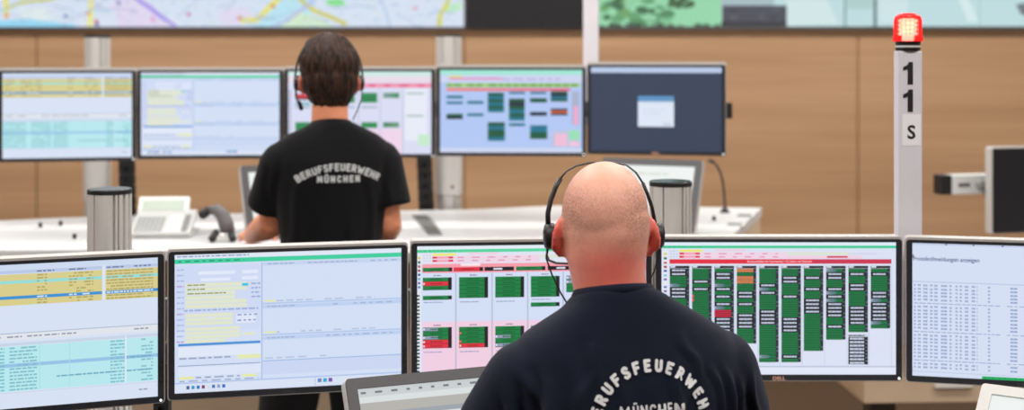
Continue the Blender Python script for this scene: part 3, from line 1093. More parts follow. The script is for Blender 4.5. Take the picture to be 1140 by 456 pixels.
# ------------------------------------------------------------------ columns, rails
M_CAPTOP = mat('polished_black_cap', C(22, 22, 24), .2, var=.03)
def column(px, Y, wpx, ytop, zbase, label, group, collar=None, rail_y=None, rail_z=0.0):
    r = wpx / 2 * Y / F
    zt = Z(ytop, Y)
    t = empty('support_column', (X(px, Y), Y, zbase), 0, label, 'column', group)
    h = zt - zbase
    n = 240
    grooves = ((-166, 3.2), (-154, 2.2), (-116, 1.6), (-62, 3.0), (-50, 1.6), (-33, 3.2), (-14, 4), (60, 4), (120, 4))
    pts = []
    for i in range(n):
        a = -180 + 360.0 * i / n
        q = r
        for g, gw in grooves:
            if abs(a - g) < gw:
                q -= 0.012
        pts.append((q * cos(R(a)), q * sin(R(a))))
    MB().prism_z(pts, 0.0, h - 0.012).build('tube', M_ALU, t, smooth=0.7)
    MB().lathe([(r * 1.005, h - 0.012), (r * 1.005, h - 0.002), (r * .97, h - .001)], 40).build('cap', M_BLACK, t, smooth=0.6)
    MB().lathe([(r * .975, h - .0012), (r * .96, h)], 40).build('cap_plate', M_CAPTOP, t, smooth=0.6)
    MB().lathe([(r * 1.5, 0.0), (r * 1.5, 0.006), (r * 1.42, 0.009), (r * 1.04, 0.009)], 40).build('base_plate', M_ALU, t, smooth=0.6)
    if collar:
        MB().lathe([(r * 1.10, collar), (r * 1.10, collar + .19), (r * 1.0, collar + .195)], 40).build('collar', M_ALU, t, smooth=0.6)
        M = Matrix.Translation((r * .35, -r * 1.06, collar + .035)) @ Matrix.Rotation(pi / 2, 4, 'X')
        MB().lathe([(0.006, -.004), (0.006, .004)], 12, M).build('set_screw', mat('brass_screw', C(150, 96, 50), .4, .8), t)
    MB().box((-.025, rail_y - Y, rail_z - zbase - .022), (.025, -r * .9, rail_z - zbase + .022)).build('rail_bracket', M_BLACK, t, bevel=.002)
    return t

ZF = 1.047      # rear desk surface
ZN = 0.72       # front desk surface
column(108.5, 5.42, 28, 38.5, 0.0, 'aluminium column rising behind the rear list monitor', 'columns of the rear desk', 1.10, 5.117, 1.472)
column(499.5, 5.66, 28.5, 37.5, 0.0, 'aluminium column rising behind the blue block monitor', 'columns of the rear desk', 1.10, 5.158, 1.472)
column(122, 3.26, 48, 209.5, ZN, 'fluted aluminium column with black cap behind the yellow list monitor', 'columns of the front desk', None, 3.054, 1.095)
column(746.5, 3.345, 47, 201, ZN, 'fluted aluminium column with black cap beside the bald man', 'columns of the front desk', None, 3.275, 1.095)

def rail(name, pts, z, h, d, label):
    t = empty(name, (pts[0][0], pts[0][1], z), 0, label, 'rail')
    x0, y0 = pts[0]
    for a, b in zip(pts[:-1], pts[1:]):
        a, b = Vector(a), Vector(b)
        u = (b - a).normalized()
        nn = Vector((-u.y, u.x)) * d / 2
        q = [a - nn, b - nn, b + nn, a + nn]
        MB().prism_z([(p.x - x0, p.y - y0) for p in q], -h / 2, h / 2).build('beam', M_DARKGREY, t)
    for i in (0, -1):
        p = Vector(pts[i])
        MB().box((p.x - x0 - .012, p.y - y0 - d * .55, -h * .52), (p.x - x0 + .012, p.y - y0 + d * .55, h * .52)).build('end_cap', M_BLACK, t, bevel=.002)
    return t

rail('monitor_rail', REAR_RAIL, 1.472, .056, .03, 'dark mounting rail behind the five rear desk monitors')
rail('monitor_rail', FRONT_RAIL, 1.095, .06, .03, 'dark mounting rail behind the five front desk monitors')

# ------------------------------------------------------------------ cable chains
def cable_chain(px, Y, z0, z1, label, wpx=17, rail_y=None, rail_z=0.0):
    wd = wpx * Y / F
    t = empty('cable_chain', (X(px, Y), Y, z0), 0, label, 'cable chain', 'black cable chains')
    n = max(3, int((z1 - z0) / 0.042))
    st = (z1 - z0) / n
    for k in range(n):
        off = 0.016 * sin(k / n * pi * 1.3) * (1 if px > 300 else .5)
        m = MB()
        zc = k * st
        m.frame_y(rr(wd, st * .96, .004, off, zc + st / 2, 2), rr(wd * .34, st * .34, .003, off, zc + st / 2, 2), -0.014, 0.014)
        m.box((off - wd * .2, -.004, zc + st * .3), (off + wd * .2, .004, zc + st * .7))
        m.build('link', M_BLACKM, t)
    if rail_y:
        h, dy = z1 - z0, rail_y - Y
        MB().tube([(0, 0, h - .03), (0, dy * .1, h + .02), (0, dy * .4, rail_z - z0 + .01), (0, dy, rail_z - z0)], .012, 10).build('cable_bundle', M_BLACKM, t, smooth=3)
    return t
cable_chain(142, 5.40, 0.0, 1.42, 'black cable chain beside the rear column above the telephone', 17, 5.134, 1.472)
cable_chain(474, 5.59, 0.0, 1.42, 'black cable chain between the standing man and the rear column', 17, 5.152, 1.472)
cable_chain(177, 3.13, ZN, 1.06, 'black cable chain hanging below the front list monitor')

# ------------------------------------------------------------------ desks
def desk(name, poly, zt, th, body, zb0, label, top_mat=M_WHITE):
    t = empty(name, (0, 0, 0), 0, label, 'desk')
    MB().prism_z(poly, zt - th, zt).build('desktop', top_mat, t, bevel=0.004)
    MB().prism_z(body, zb0, zt - th - .0005).build('base_panel', M_BEIGE, t, bevel=0.003)
    return t

rear_top = [(-2.55, 4.35), (-1.25, 4.44), (-.95, 4.36), (-.2, 4.36), (.2, 4.42), (.655, 4.40), (1.03, 5.63), (.19, 5.71), (-.17, 5.57), (-1.62, 5.34), (-1.95, 5.19), (-2.6, 5.1)]
rear_body = [(-2.45, 4.72), (.742, 4.72), (1.018, 5.60), (.19, 5.68), (-.17, 5.55), (-1.62, 5.32), (-1.95, 5.17), (-2.45, 5.08)]
desk('control_desk', rear_top, ZF, 0.035, rear_body, 0.0, 'raised control desk with white top and beige panels, where the young man stands')
front_top = [(-1.55, 2.55), (-.9, 2.75), (-.2, 2.66), (.62, 2.66), (1.1, 2.62), (1.6, 2.45), (1.75, 3.2), (.95, 3.55), (-.6, 3.52), (-1.5, 3.3)]
front_body = [(-1.4, 3.02), (-.6, 3.2), (.95, 3.22), (1.6, 3.0), (1.68, 3.14), (.94, 3.48), (-.6, 3.46), (-1.44, 3.24)]
desk('control_desk', front_top, ZN, 0.03, front_body, 0.0, 'lower control desk with white top, in front of the seated bald man')

# inlaid grilles and little things of the rear desk
def on_desk(px, py, z=ZF):
    Y = (CZ - z) * F / (py - HY)
    return Vector((X(px, Y), Y, z))

g = [on_desk(458.5, 240), on_desk(477, 262), on_desk(493, 262), on_desk(486, 251), on_desk(481, 244), on_desk(475, 240)]
gc = sum(g, Vector()) / len(g)
t = empty('speaker_grille', gc, 0, 'dark grey slanted grille lying on the white rear desk near its column', 'grille')
pl = [(p.x - gc.x, p.y - gc.y) for p in g]
MB().prism_z(pl, 0, 0.004).build('plate', M_GREY, t, bevel=0.001)
mb = MB()
for k in range(12):
    for j in range(5):
        f = (k + .7) / 12.4
        h = (j + .6) / 5.4
        q = (g[0].lerp(g[1], f)).lerp(g[5].lerp(g[2], f), h) - gc
        mb.box((q.x - .004, q.y - .013, .0035), (q.x + .004, q.y + .013, .0055))
o = mb.build('holes', M_DARKGREY, t)
o['kind'] = 'stuff'
for (px, py, lab) in ((829, 240.5, 'pale grey socket panel nearest the microphone foot on the rear desk'), (818, 250.5, 'pale grey socket panel beside the dark knob on the rear desk')):
    c = on_desk(px, py)
    t = empty('socket_panel', c, R(-14), lab, 'socket panel', 'socket panels on the rear desk')
    MB().box((-.035, -.045, 0), (.035, .045, .004)).build('plate', M_PALEGREY, t, bevel=.001)
    mb = MB()
    for k in range(5):
        mb.box((-.026, -.036 + k * .016, .003), (.026, -.028 + k * .016, .0055))
    mb.build('slots', M_GREY, t)
for (px, py, lab) in ((45, 254, 'small black plug on the white rear desk, by the wall joint'), (67.5, 252, 'small black plug on the rear desk, next to the front column'), (83, 267, 'small black plug on the rear desk, closest to the front list monitor'), (795, 246.5, 'small black knob on the rear desk by the gooseneck microphone')):
    c = on_desk(px, py)
    t = empty('desk_plug', c, 0, lab, 'plug', 'black plugs on the rear desk')
    MB().lathe([(.022, 0), (.022, .002), (.014, .004)], 20).build('grommet', M_PALEGREY, t, smooth=.6)
    MB().lathe([(.007, .004), (.007, .019), (.004, .022)], 14).build('plug_body', M_BLACK, t, smooth=.6)

# gooseneck microphone
c = on_desk(807, 236.5)
t = empty('gooseneck_microphone', c, 0, 'thin black gooseneck microphone curving up from the rear desk', 'microphone')
MB().lathe([(.02, 0), (.02, .004), (.008, .02)], 18).build('foot', M_BLACK, t, smooth=.6)
zz = c.z
gp = [(0, 0, .015), (-.002, 0, .07), (-.008, -.003, .12), (-.018, -.005, .16), (-.034, -.006, .19), (-.048, -.006, .203)]
MB().tube(gp, .0045, 8).build('neck', M_BLACK, t, smooth=3)
MB().tcap((-.048, -.006, .203), .0075, (-.062, -.006, .208), .0075, 10).build('capsule', M_BLACK, t, smooth=3)

# telephone
pc = on_desk(181, 263)
t = empty('desk_telephone', pc, R(4), 'white desk telephone with display and keypad on the rear desk', 'telephone')
u = pc.y / F
w2 = 33 * u
MB().prism_y([(-w2, 0), (w2, 0), (w2, .012), (-w2, .012)], -.04, .16).build('body', M_WHITEPL, t, bevel=.004)
slope = Matrix.Translation((0, 0, .024)) @ Matrix.Rotation(R(22), 4, 'X')
MB().box((-w2, -.05, 0), (w2, .12, .014), slope).build('key_panel', M_PALEGREY, t, bevel=.003)
mb = MB()
for i in range(6):
    for j in range(5):
        mb.box((-w2 + .012 + i * .016, -.04 + j * .022, .0135), (-w2 + .025 + i * .016, -.024 + j * .022, .0175), slope)
mb.build('keys', mat('phone_keys', C(178, 180, 178), .5, var=.04), t)
MB().box((.018, -.04, .0135), (.062, .075, .0165), slope).build('index_card', M_WHITEPL, t)
MB().box((.07, -.04, .0135), (.088, .075, .0175), slope).build('function_keys', M_GREY, t)
dsp = Matrix.Translation((-.01, .09, .042)) @ Matrix.Rotation(R(58), 4, 'X')
MB().box((-w2 + .008, 0, -.01), (w2 - .02, .092, .012), dsp).build('display_housing', M_WHITEPL, t, bevel=.004)
MB().box((-w2 + .022, .036, .0118), (w2 - .036, .076, .0135), dsp).build('lcd', mat('grey_green_lcd', C(186, 198, 186), .3, var=.03), t)

# handset
hc = on_desk(246, 268)
t = empty('telephone_handset', hc, 0, 'dark grey curved handset standing in its cradle beside the white telephone', 'handset')
MB().box((-.035, -.03, 0), (.05, .05, .018)).build('cradle', M_WHITEPL, t, bevel=.005)
hp = [(.025, -.005, .03), (.018, .0, .055), (.004, .01, .085), (-.022, .02, .105), (-.05, .025, .1)]
MB().tube(hp, [.024, .026, .024, .02, .014], 14, flat=.75).build('grip', M_DARKGREY, t, smooth=3)
MB().tcap((-.05, .025, .1), .016, (-.064, .02, .088), .017, 12).build('earpiece', M_BLACK, t, smooth=3)
for s in (-1, 1):
    MB().tcap((.012 + s * .034, -.034, .014), .013, (.012 + s * .026, -.014, .03), .012, 12).build('clip', M_BLACK, t, smooth=3)
MB().ell((.012, -.034, .022), (.010, .006, .010)).build('mouthpiece', M_WHITEPL, t, smooth=3)

# ------------------------------------------------------------------ touch panels
def touch_panel(corner, side, zt, phi, th, W, H, zdesk, frame_m, label, pic=pic_touch, fr=0.024, case_m=None):
    # corner: world (x, y) of the panel's top corner on the given side (-1 left, 1 right)
    t = Vector((cos(phi), sin(phi), 0))
    nrm = Vector((sin(phi), -cos(phi), 0))
    up = Vector((0, 0, 1)) * cos(th) - nrm * sin(th)
    c = Vector((corner[0], corner[1], zt))
    bm_ = c - up * H - t * (side * W / 2)     # bottom middle
    root = empty('touch_panel', (bm_.x, bm_.y, zdesk), phi, label, 'touch screen')
    M = Matrix.Translation((0, 0, bm_.z - zdesk)) @ Matrix.Rotation(-th, 4, 'X')
    g = MB().prism_y(rr(W, H, .008, 0, H / 2), 0.004, 0.03, M).build('casing', case_m or M_SILVER, root, smooth=.7)
    MB().frame_y(rr(W - .004, H - .004, .007, 0, H / 2), rr(W - 2 * fr, H - 2 * fr, .002, 0, H / 2), -.002, .006, M).build('frame', frame_m, root, smooth=.7)
    p = pic(W - 2 * fr, H - 2 * fr)
    s = p.build(root, 0.003, None, H / 2)
    s.data.transform(M)
    # foot: a leg from the back of the panel to the desk
    b0 = M @ Vector((0, .03, H * .45))
    b1 = M @ Vector((0, .03, H * .2))
    MB().tcap(b0, .02, (0, b0.y + .03, .03), .02, 14).build('stand_arm', M_DARKGREY, root, smooth=3)
    MB().prism_z([(-.1, -.02 + min(0, b1.y - .05)), (.1, -.02 + min(0, b1.y - .05)), (.1, b0.y + .08), (-.1, b0.y + .08)], 0, .012).build('foot', M_DARKGREY, root, bevel=.004)
    return root

M_FRAMEG = mat('grey_panel_frame', C(70, 69, 72), .5, var=.05, vscale=120)
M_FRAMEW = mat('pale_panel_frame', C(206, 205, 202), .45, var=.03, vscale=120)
def pic_pale(W, H):
    p = pic_touch(W, H)
    p.map = None
    p.rect(0, 0, 1, 1, C(236, 240, 238))
    p.map = lambda x, y: (x / 100.0, y / 100.0)
    p.dashes(10, 70, 14, 3, C(206, 216, 200), 10, 24, 2)
    return p
touch_panel((X(383, 2.76), 2.76), -1, Z(421, 2.76), R(22), R(33), .37, .30, ZN, M_FRAMEG, 'grey framed touch panel tilted on the front desk, left of the bald man')
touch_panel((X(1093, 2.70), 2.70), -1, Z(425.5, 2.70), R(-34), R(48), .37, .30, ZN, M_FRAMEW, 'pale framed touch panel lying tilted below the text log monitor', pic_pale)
touch_panel((X(783, 4.78), 4.78), 1, Z(178, 4.78), R(-22), R(28), .37, .275, ZF, M_FRAMEG, 'dark framed touch panel on the rear desk beside the gooseneck microphone', pic_pale, .026)
touch_panel((X(267, 4.74), 4.74), -1, Z(184, 4.74), R(24), R(27), .37, .258, ZF, M_FRAMEG, 'dark framed touch panel on the rear desk behind the standing man', pic_pale, .026)

# ------------------------------------------------------------------ signal posts
def signal_post(px, Y, wpx, ytop, zb, label, digits, group=None, lit=True, clamp=(.04, .065, .095)):
    wd = wpx * Y / F
    d = .04
    zt = Z(ytop, Y)
    t = empty('signal_post', (X(px, Y), Y, zb), 0, label, 'signal post', group)
    h = zt - zb
    MB().box((-wd / 2, 0, 0), (wd / 2, d, h)).build('post', M_POSTW, t, bevel=.004)
    MB().box((-.02, clamp[0], clamp[2] - .025), (.02, clamp[1], clamp[2] + .025)).build('clamp', M_BLACK, t, bevel=.002)
    MB().box((wd / 2 - .0005, d * .3, .02), (wd / 2 + .0012, d * .7, h - .01)).build('slot', M_INK, t)
    if digits:
        for y0 in (69.0, 99.5):
            k = Y / F
            pts = [(1016.2, 0), (1011.6, 0), (1010.2, 3.2), (1005.4, 5.6), (1005.4, 9.6), (1010.4, 8.2), (1010.4, 25), (1016.2, 25)]
            pts = [((q - 1013.5) * k, Z(y0 + r_, Y) - zb) for q, r_ in pts]
            MB().prism_y(pts, -.0012, .0005).build('digit', M_INK, t)
        z1, z0 = Z(127, Y) - zb, Z(162, Y) - zb
        MB().box((-.019, -.001, z0), (.0245, .001, z1)).build('label_card', mat('white_card', C(240, 240, 244), .5, var=.01), t)
        vs, fs = glyphs('S', .044, .0010, 'CENTER')
        zc = Z(154, Y) - zb
        MB().add([(x + .002, -.0016, z + zc) for x, z in vs], fs).build('letter', M_INK, t)
    # beacon
    MB().lathe([(.027, h), (.0285, h + .004), (.0285, h + .018), (.030, h + .022)], 32, Matrix.Translation((0, d / 2, 0))).build('collar', M_BLACK, t, smooth=.6)
    MB().lathe([(.0292, h + .008), (.0292, h + .0125)], 32, Matrix.Translation((0, d / 2, 0))).build('collar_ring', M_PALEGREY, t, smooth=.6)
    bc = empty
    M = Matrix.Translation((0, d / 2, 0))
    z0 = h + .022
    mb = MB()
    n = 40
    prof = [(.0335, z0), (.0345, z0 + .006), (.0325, z0 + .014), (.0315, z0 + .05), (.0285, z0 + .059), (.020, z0 + .065), (.008, z0 + .067)]
    vs = []
    for r_, z_ in prof:
        for i in range(n):
            a = 2 * pi * i / n
            q = r_ * (1 + (.02 if i % 2 else -.02))
            vs.append((q * cos(a), q * sin(a), z_))
    fs = [(k * n + i, k * n + (i + 1) % n, (k + 1) * n + (i + 1) % n, (k + 1) * n + i) for k in range(len(prof) - 1) for i in range(n)]
    fs += [list(range(n))[::-1], [(len(prof) - 1) * n + i for i in range(n)]]
    mb.add(vs, fs, M)
    dome = mb.build('lamp_dome', M_REDGLASS if lit else M_REDGLASS_OFF, t, smooth=.5)
    e = MB()
    for j in range(4):
        for i in range(12):
            a = 2 * pi * i / 12
            e.ell((.017 * cos(a), .017 * sin(a) + d / 2, z0 + .018 + j * .010), (.0042, .0042, .0042), None, 8, 6)
    e.lathe([(.013, z0 + .002), (.013, z0 + .054)], 16, M)
    e.build('led_cluster', M_REDLED if lit else M_PALEGREY, dome)
    return t

def red_glass(glow):
    m = bpy.data.materials.new('red_beacon_lens')
    m.use_nodes = True
    nt = m.node_tree
    b = nt.nodes['Principled BSDF']
    tc = nt.nodes.new('ShaderNodeTexCoord')
    nz = nt.nodes.new('ShaderNodeTexNoise')
    nz.inputs['Scale'].default_value = 60
    nt.links.new(tc.outputs['Object'], nz.inputs['Vector'])
    rp = nt.nodes.new('ShaderNodeValToRGB')
    rp.color_ramp.elements[0].color = (0.80, 0.025, 0.03, 1)
    rp.color_ramp.elements[1].color = (0.95, 0.06, 0.06, 1)
    nt.links.new(nz.outputs['Fac'], rp.inputs['Fac'])
    nt.links.new(rp.outputs[0], b.inputs['Base Color'])
    b.inputs['Roughness'].default_value = 0.15
    b.inputs['Transmission Weight'].default_value = 0.6
    b.inputs['IOR'].default_value = 1.1
    nt.links.new(rp.outputs[0], b.inputs['Emission Color'])
    b.inputs['Emission Strength'].default_value = glow
    return m
M_REDGLASS = red_glass(0.12)
M_REDGLASS_OFF = red_glass(0.0)
M_REDLED = mat('glowing_beacon_leds', (1.0, 0.66, 0.46, 1), .4, var=.05, emit=7.0)
signal_post(1013.5, 3.20, 27, 56.5, 1.0, 'white signal post marked 11 S with a lit red beacon', True)
signal_post(658, 5.175, 17, -34, 1.40, 'plain pale signal post rising behind the blue block monitor', False, None, False, (-.03, .001, .072))

# ------------------------------------------------------------------ third console on the right
t = empty('side_console', (0, 0, 0), 0, 'low console with beige body and white handle, below the text log monitor', 'console')
Mx = Matrix.Translation((1.29, 5.0, 0)) @ Matrix.Rotation(R(3.0), 4, 'Z')
MB().box((-.02, -.08, .72), (1.6, .8, .752), Mx).build('desktop', M_WHITE, t, bevel=.004)
MB().box((0, 0, .40), (1.56, .74, .7195), Mx).build('body', M_BEIGE, t, bevel=.004)
MB().box((.26, -.014, .455), (.40, 0.002, .478), Mx).build('handle', M_WHITEPL, t, bevel=.004)
for lx in (.12, 1.3):
    MB().box((lx, .3, .03), (lx + .1, .4, .40), Mx).build('leg', M_DARKGREY, t, bevel=.004)
    MB().box((lx - .04, .0, 0), (lx + .14, .72, .03), Mx).build('foot', M_DARKGREY, t, bevel=.006)
mon = make_monitor((1104, 5.30), (1256, 5.44), 1.318, .336, None, 'switched-off dark monitor with silver edge on an arm above the side console', None, None, False, False, (.006, .006, .008), 1.165, .093)
Yb = 5.36
bl = [X(1049, Yb), X(1300, Yb)]
t = empty('monitor_stand', (2.33, 5.63, .752), 0, 'silver monitor stand whose beam with black end cap shows beside the dark monitor', 'stand')
def w2l(x, y, z):
    return (x - 2.33, y - 5.63, z - .752)
zb, zt2 = 1.124, 1.200
ang = Matrix.Translation(w2l(bl[0], 5.42, 0)) @ Matrix.Rotation(R(15), 4, 'Z')
MB().box((.045, -.03, zb), (.66, .03, zt2), ang).build('beam', M_PALEGREY, t, bevel=.004)
MB().box((.0, -.031, zb - .001), (.046, .031, zt2 + .001), ang).build('end_cap', M_BLACK, t, bevel=.004)
MB().box((.075, -.0325, zb + .03), (.125, -.029, zb + .044), ang).build('slot', M_DARKGREY, t)
MB().lathe([(.018, 0), (.018, .02), (.012, .024)], 20, ang @ Matrix.Translation((.17, -.03, zb + .036)) @ Matrix.Rotation(pi / 2, 4, 'X')).build('clamp_knob', M_GREY, t, smooth=.6)
MB().lathe([(.045, 0), (.045, .62)], 32).build('pole', M_ALU, t, smooth=.6)
MB().lathe([(.046, .62), (.046, .635)], 32).build('pole_cap', M_BLACK, t, smooth=.6)
MB().tube([w2l(X(1096, 5.38), 5.385, 1.15), w2l(X(1101, 5.4), 5.40, 1.08), w2l(X(1112, 5.42), 5.43, 1.0)], .006, 8).build('cable', M_BLACKM, t, smooth=3)

# ------------------------------------------------------------------ people
def remesh(mb, voxel, smooth_n, name, fac=0.5):
    me = mb.mesh(name)
    ob = bpy.data.objects.new(name, me)
    COL.objects.link(ob)
    md = ob.modifiers.new('r', 'REMESH')
    md.mode = 'VOXEL'
    md.voxel_size = voxel
    if smooth_n:
        ms = ob.modifiers.new('s', 'SMOOTH')
        ms.factor = fac
        ms.iterations = smooth_n
    dg = bpy.context.evaluated_depsgraph_get()
    out = bpy.data.meshes.new_from_object(ob.evaluated_get(dg))
    bpy.data.objects.remove(ob)
    bpy.data.meshes.remove(me)
    out.name = name
    return out

def skin_mat(name):
    m = bpy.data.materials.new(name)
    m.use_nodes = True
    nt = m.node_tree
    b = nt.nodes['Principled BSDF']
    b.inputs['Roughness'].default_value = 0.48
    b.inputs['Specular IOR Level'].default_value = 0.38
    b.inputs['Subsurface Weight'].default_value = 0.12
    b.inputs['Subsurface Radius'].default_value = (0.012, 0.005, 0.003)
    b.inputs['Subsurface Scale'].default_value = 0.6
    a = nt.nodes.new('ShaderNodeAttribute')
    a.attribute_name = 'Col'
    tc = nt.nodes.new('ShaderNodeTexCoord')
    n1 = nt.nodes.new('ShaderNodeTexNoise')       # stubble
    n1.inputs['Scale'].default_value = 420
    n1.inputs['Detail'].default_value = 3
    nt.links.new(tc.outputs['Object'], n1.inputs['Vector'])
    mr = nt.nodes.new('ShaderNodeMapRange')
    mr.inputs['From Min'].default_value = 0.42
    mr.inputs['From Max'].default_value = 0.62
    nt.links.new(n1.outputs['Fac'], mr.inputs['Value'])
    mu = nt.nodes.new('ShaderNodeMath')
    mu.operation = 'MULTIPLY'
    nt.links.new(mr.outputs[0], mu.inputs[0])
    nt.links.new(a.outputs['Alpha'], mu.inputs[1])
    mx = nt.nodes.new('ShaderNodeMix')
    mx.data_type = 'RGBA'
    nt.links.new(mu.outputs[0], mx.inputs[0])
    nt.links.new(a.outputs['Color'], mx.inputs[6])
    mx.inputs[7].default_value = C(112, 84, 68)
    n2 = nt.nodes.new('ShaderNodeTexNoise')       # blotches
    n2.inputs['Scale'].default_value = 38
    n2.inputs['Detail'].default_value = 5
    nt.links.new(tc.outputs['Object'], n2.inputs['Vector'])
    m2 = nt.nodes.new('ShaderNodeMapRange')
    m2.inputs['To Min'].default_value = 0.86
    m2.inputs['To Max'].default_value = 1.12
    nt.links.new(n2.outputs['Fac'], m2.inputs['Value'])
    vm = nt.nodes.new('ShaderNodeVectorMath')
    vm.operation = 'SCALE'
    nt.links.new(mx.outputs[2], vm.inputs[0])
    nt.links.new(m2.outputs[0], vm.inputs['Scale'])
    nt.links.new(vm.outputs[0], b.inputs['Base Color'])
    bp = nt.nodes.new('ShaderNodeBump')
    bp.inputs['Strength'].default_value = 0.18
    bp.inputs['Distance'].default_value = 0.001
    nt.links.new(n1.outputs['Fac'], bp.inputs['Height'])
    nt.links.new(bp.outputs[0], b.inputs['Normal'])
    return m

def cloth_mat(name, col):
    m = mat(name, col, .88, 0, .10, 25, .35, 1400, .18)
    b = m.node_tree.nodes['Principled BSDF']
    b.inputs['Sheen Weight'].default_value = 0.06
    b.inputs['Sheen Roughness'].default_value = 0.5
    return m

M_SKIN = skin_mat('skin')
M_NAVY = cloth_mat('navy_jersey', C(18, 24, 42))
M_BLACKT = cloth_mat('black_jersey', C(14, 14, 17))
M_TROU = cloth_mat('black_trouser_cloth', C(16, 16, 19))
M_SHOE = mat('black_leather', C(20, 19, 19), .4, var=.1, vscale=60)
M_EYE = mat('eye_white', C(230, 226, 220), .2, var=.02)

def bump01(x, a, b):
    t = max(0.0, min(1.0, (x - a) / (b - a)))
    return t * t * (3 - 2 * t)

def mixc(a, b, t):
    return tuple(a[i] * (1 - t) + b[i] * t for i in range(3))

def head(mb, c, yaw, sc=1.0, wide=1.0):
    """cranium, face, ears around c (centre of the cranium)."""
    rot = Matrix.Rotation(yaw, 3, 'Z')
    c = Vector(c)
    def P(x, y, z):
        return c + rot @ Vector((x * wide, y, z)) * sc
    def E(x, y, z, rx, ry, rz, extra=None):
        q = rot @ extra if extra else rot
        mb.ell(P(x, y, z), (rx * sc * wide, ry * sc, rz * sc), q, 24, 16)
    E(0, 0, 0, .0765, .096, .0925)
    E(0, -.012, -.030, .0735, .080, .085)            # occiput
    E(0, .035, -.05, .064, .066, .085)           # face block
    E(0, .052, -.095, .046, .048, .040)          # jaw
    E(0, .086, -.118, .020, .018, .016)          # chin
    E(0, .078, .004, .052, .022, .016)           # brow
    for s in (-1, 1):
        E(s * .034, .070, -.045, .022, .024, .020)   # cheek
    mb.tcap(P(0, .094, -.012), .008 * sc, P(0, .112, -.046), .013 * sc, 10)   # nose
    for s in (-1, 1):
        E(s * .011, .1, -.048, .008, .010, .007)
    E(0, .092, -.078, .022, .010, .006)          # lips
    E(0, .090, -.088, .019, .010, .006)
    for s in (-1, 1):                            # ears
        q = Matrix.Rotation(s * R(30), 3, 'Z') @ Matrix.Rotation(-s * R(9), 3, 'Y')
        E(s * .0800, -.004, -.038, .0062, .019, .030, q)
        E(s * .0785, .0, -.066, .0062, .0095, .0125, q)
        cc = P(s * .0800, -.004, -.038)
        ring = []
        for k in range(13):
            a = R(-70 + 250.0 * k / 12)
            v = Vector((s * .003, -cos(a) * .0185, sin(a) * .029))
            ring.append(cc + rot @ (q @ v) * sc)
        mb.tube(ring, .0052 * sc, 8)
    return P

def hand(mb, wrist, fwd, nrm, side, curl=0.35, s=1.0):
    """side: +1 right hand (thumb on the left when palm is down)."""
    f = Vector(fwd).normalized()
    n = Vector(nrm).normalized()
    n = (n - f * n.dot(f)).normalized()
    r = f.cross(n)                                # points to the right
    w_ = Vector(wrist)
    rot = Matrix((r, f, n)).transposed()
    mb.tcap(w_ - f * .03 * s, .024 * s, w_ + f * .02 * s, .026 * s, 12, .8)
    mb.ell(w_ + f * .052 * s, (.041 * s, .052 * s, .016 * s), rot, 18, 12)
    lens = (.072, .080, .074, .058)
    for k in range(4):
        x = (-.030 + k * .020) * (-side)
        x = -x if side < 0 else x
        off = (-.030 + k * .020) * side
        L = lens[k] * s
        p = w_ + f * (.088 - .004 * abs(k - 1)) * s + r * off * s
        d = (f + r * (off * 1.6)).normalized()
        a = 0.12
        rad = .0088 * s
        for q in range(3):
            seg = L * (.45, .32, .23)[q]
            dd = (d * cos(a) - n * sin(a)).normalized()
            p2 = p + dd * seg
            mb.tcap(p, rad, p2, rad * .93, 10)
            p = p2
            rad *= .93
            a += curl
    p = w_ + f * .025 * s - r * side * .030 * s
    d = (f * .75 - r * side * .66).normalized()
    rad = .0115 * s
    for q, seg in enumerate((.038, .032, .024)):
        p2 = p + d * seg * s - n * .004 * s
        mb.tcap(p, rad, p2, rad * .9, 10)
        p = p2
        rad *= .9
        d = (d + f * .22).normalized()

def colour_body(me, fn):
    a = me.color_attributes.new('Col', 'FLOAT_COLOR', 'POINT')
    flat = []
    for v in me.vertices:
        flat += list(fn(v.co))
    a.data.foreach_set('color', flat)

def fold(me, folds):
    """push cloth vertices out along soft ridges; folds: (x0,z0,x1,z1,width,amp,back)"""
    nrm = [v.normal.copy() for v in me.vertices]
    for v, n in zip(me.vertices, nrm):
        d = 0.0
        for (x0, z0, x1, z1, wd, am, back) in folds:
            if back and n.y > 0.15:
                continue
            ax, az = x1 - x0, z1 - z0
            L2 = ax * ax + az * az
            t = ((v.co.x - x0) * ax + (v.co.z - z0) * az) / L2
            if t < -.1 or t > 1.1:
                continue
            wob = .004 * sin(t * 9 + x0 * 40)
            L = math.sqrt(L2)
            e = ((v.co.x - x0) * az - (v.co.z - z0) * ax) / L + wob
            g = math.exp(-(e / wd) ** 2) - .55 * math.exp(-((e - wd * 1.5) / wd) ** 2)
            d += am * g * bump01(t, -.1, .25) * (1 - bump01(t, .7, 1.1))
        v.co += n * d
    me.update()

def print_on(me, items, m, parent, off=0.0024, d=1):
    """items: (glyph verts 2d in x,z, faces) projected along +y onto the back of the mesh"""
    bvh = BVHTree.FromPolygons([v.co.copy() for v in me.vertices], [list(p.vertices) for p in me.polygons])
    bm = bmesh.new()
    for vs, fs in items:
        vv = [bm.verts.new((x, 0, z)) for x, z in vs]
        for f in fs:
            try:
                bm.faces.new([vv[i] for i in f])
            except ValueError:
                pass
    bmesh.ops.triangulate(bm, faces=bm.faces[:])
    for k in range(2):
        ed = [e for e in bm.edges if e.calc_length() > .006]
        if ed:
            bmesh.ops.subdivide_edges(bm, edges=ed, cuts=1)
            bmesh.ops.triangulate(bm, faces=bm.faces[:])
    for v in bm.verts:
        hit = bvh.ray_cast(Vector((v.co.x, -2, v.co.z)), Vector((0, 1, 0)))
        if hit[0]:
            v.co = hit[0] + hit[1] * off * (1 if hit[1].y < 0 else -1)
    out = bpy.data.meshes.new('lettering')
    bm.to_mesh(out)
    bm.free()
    o = link('lettering', out, m, parent, 3)
    return o

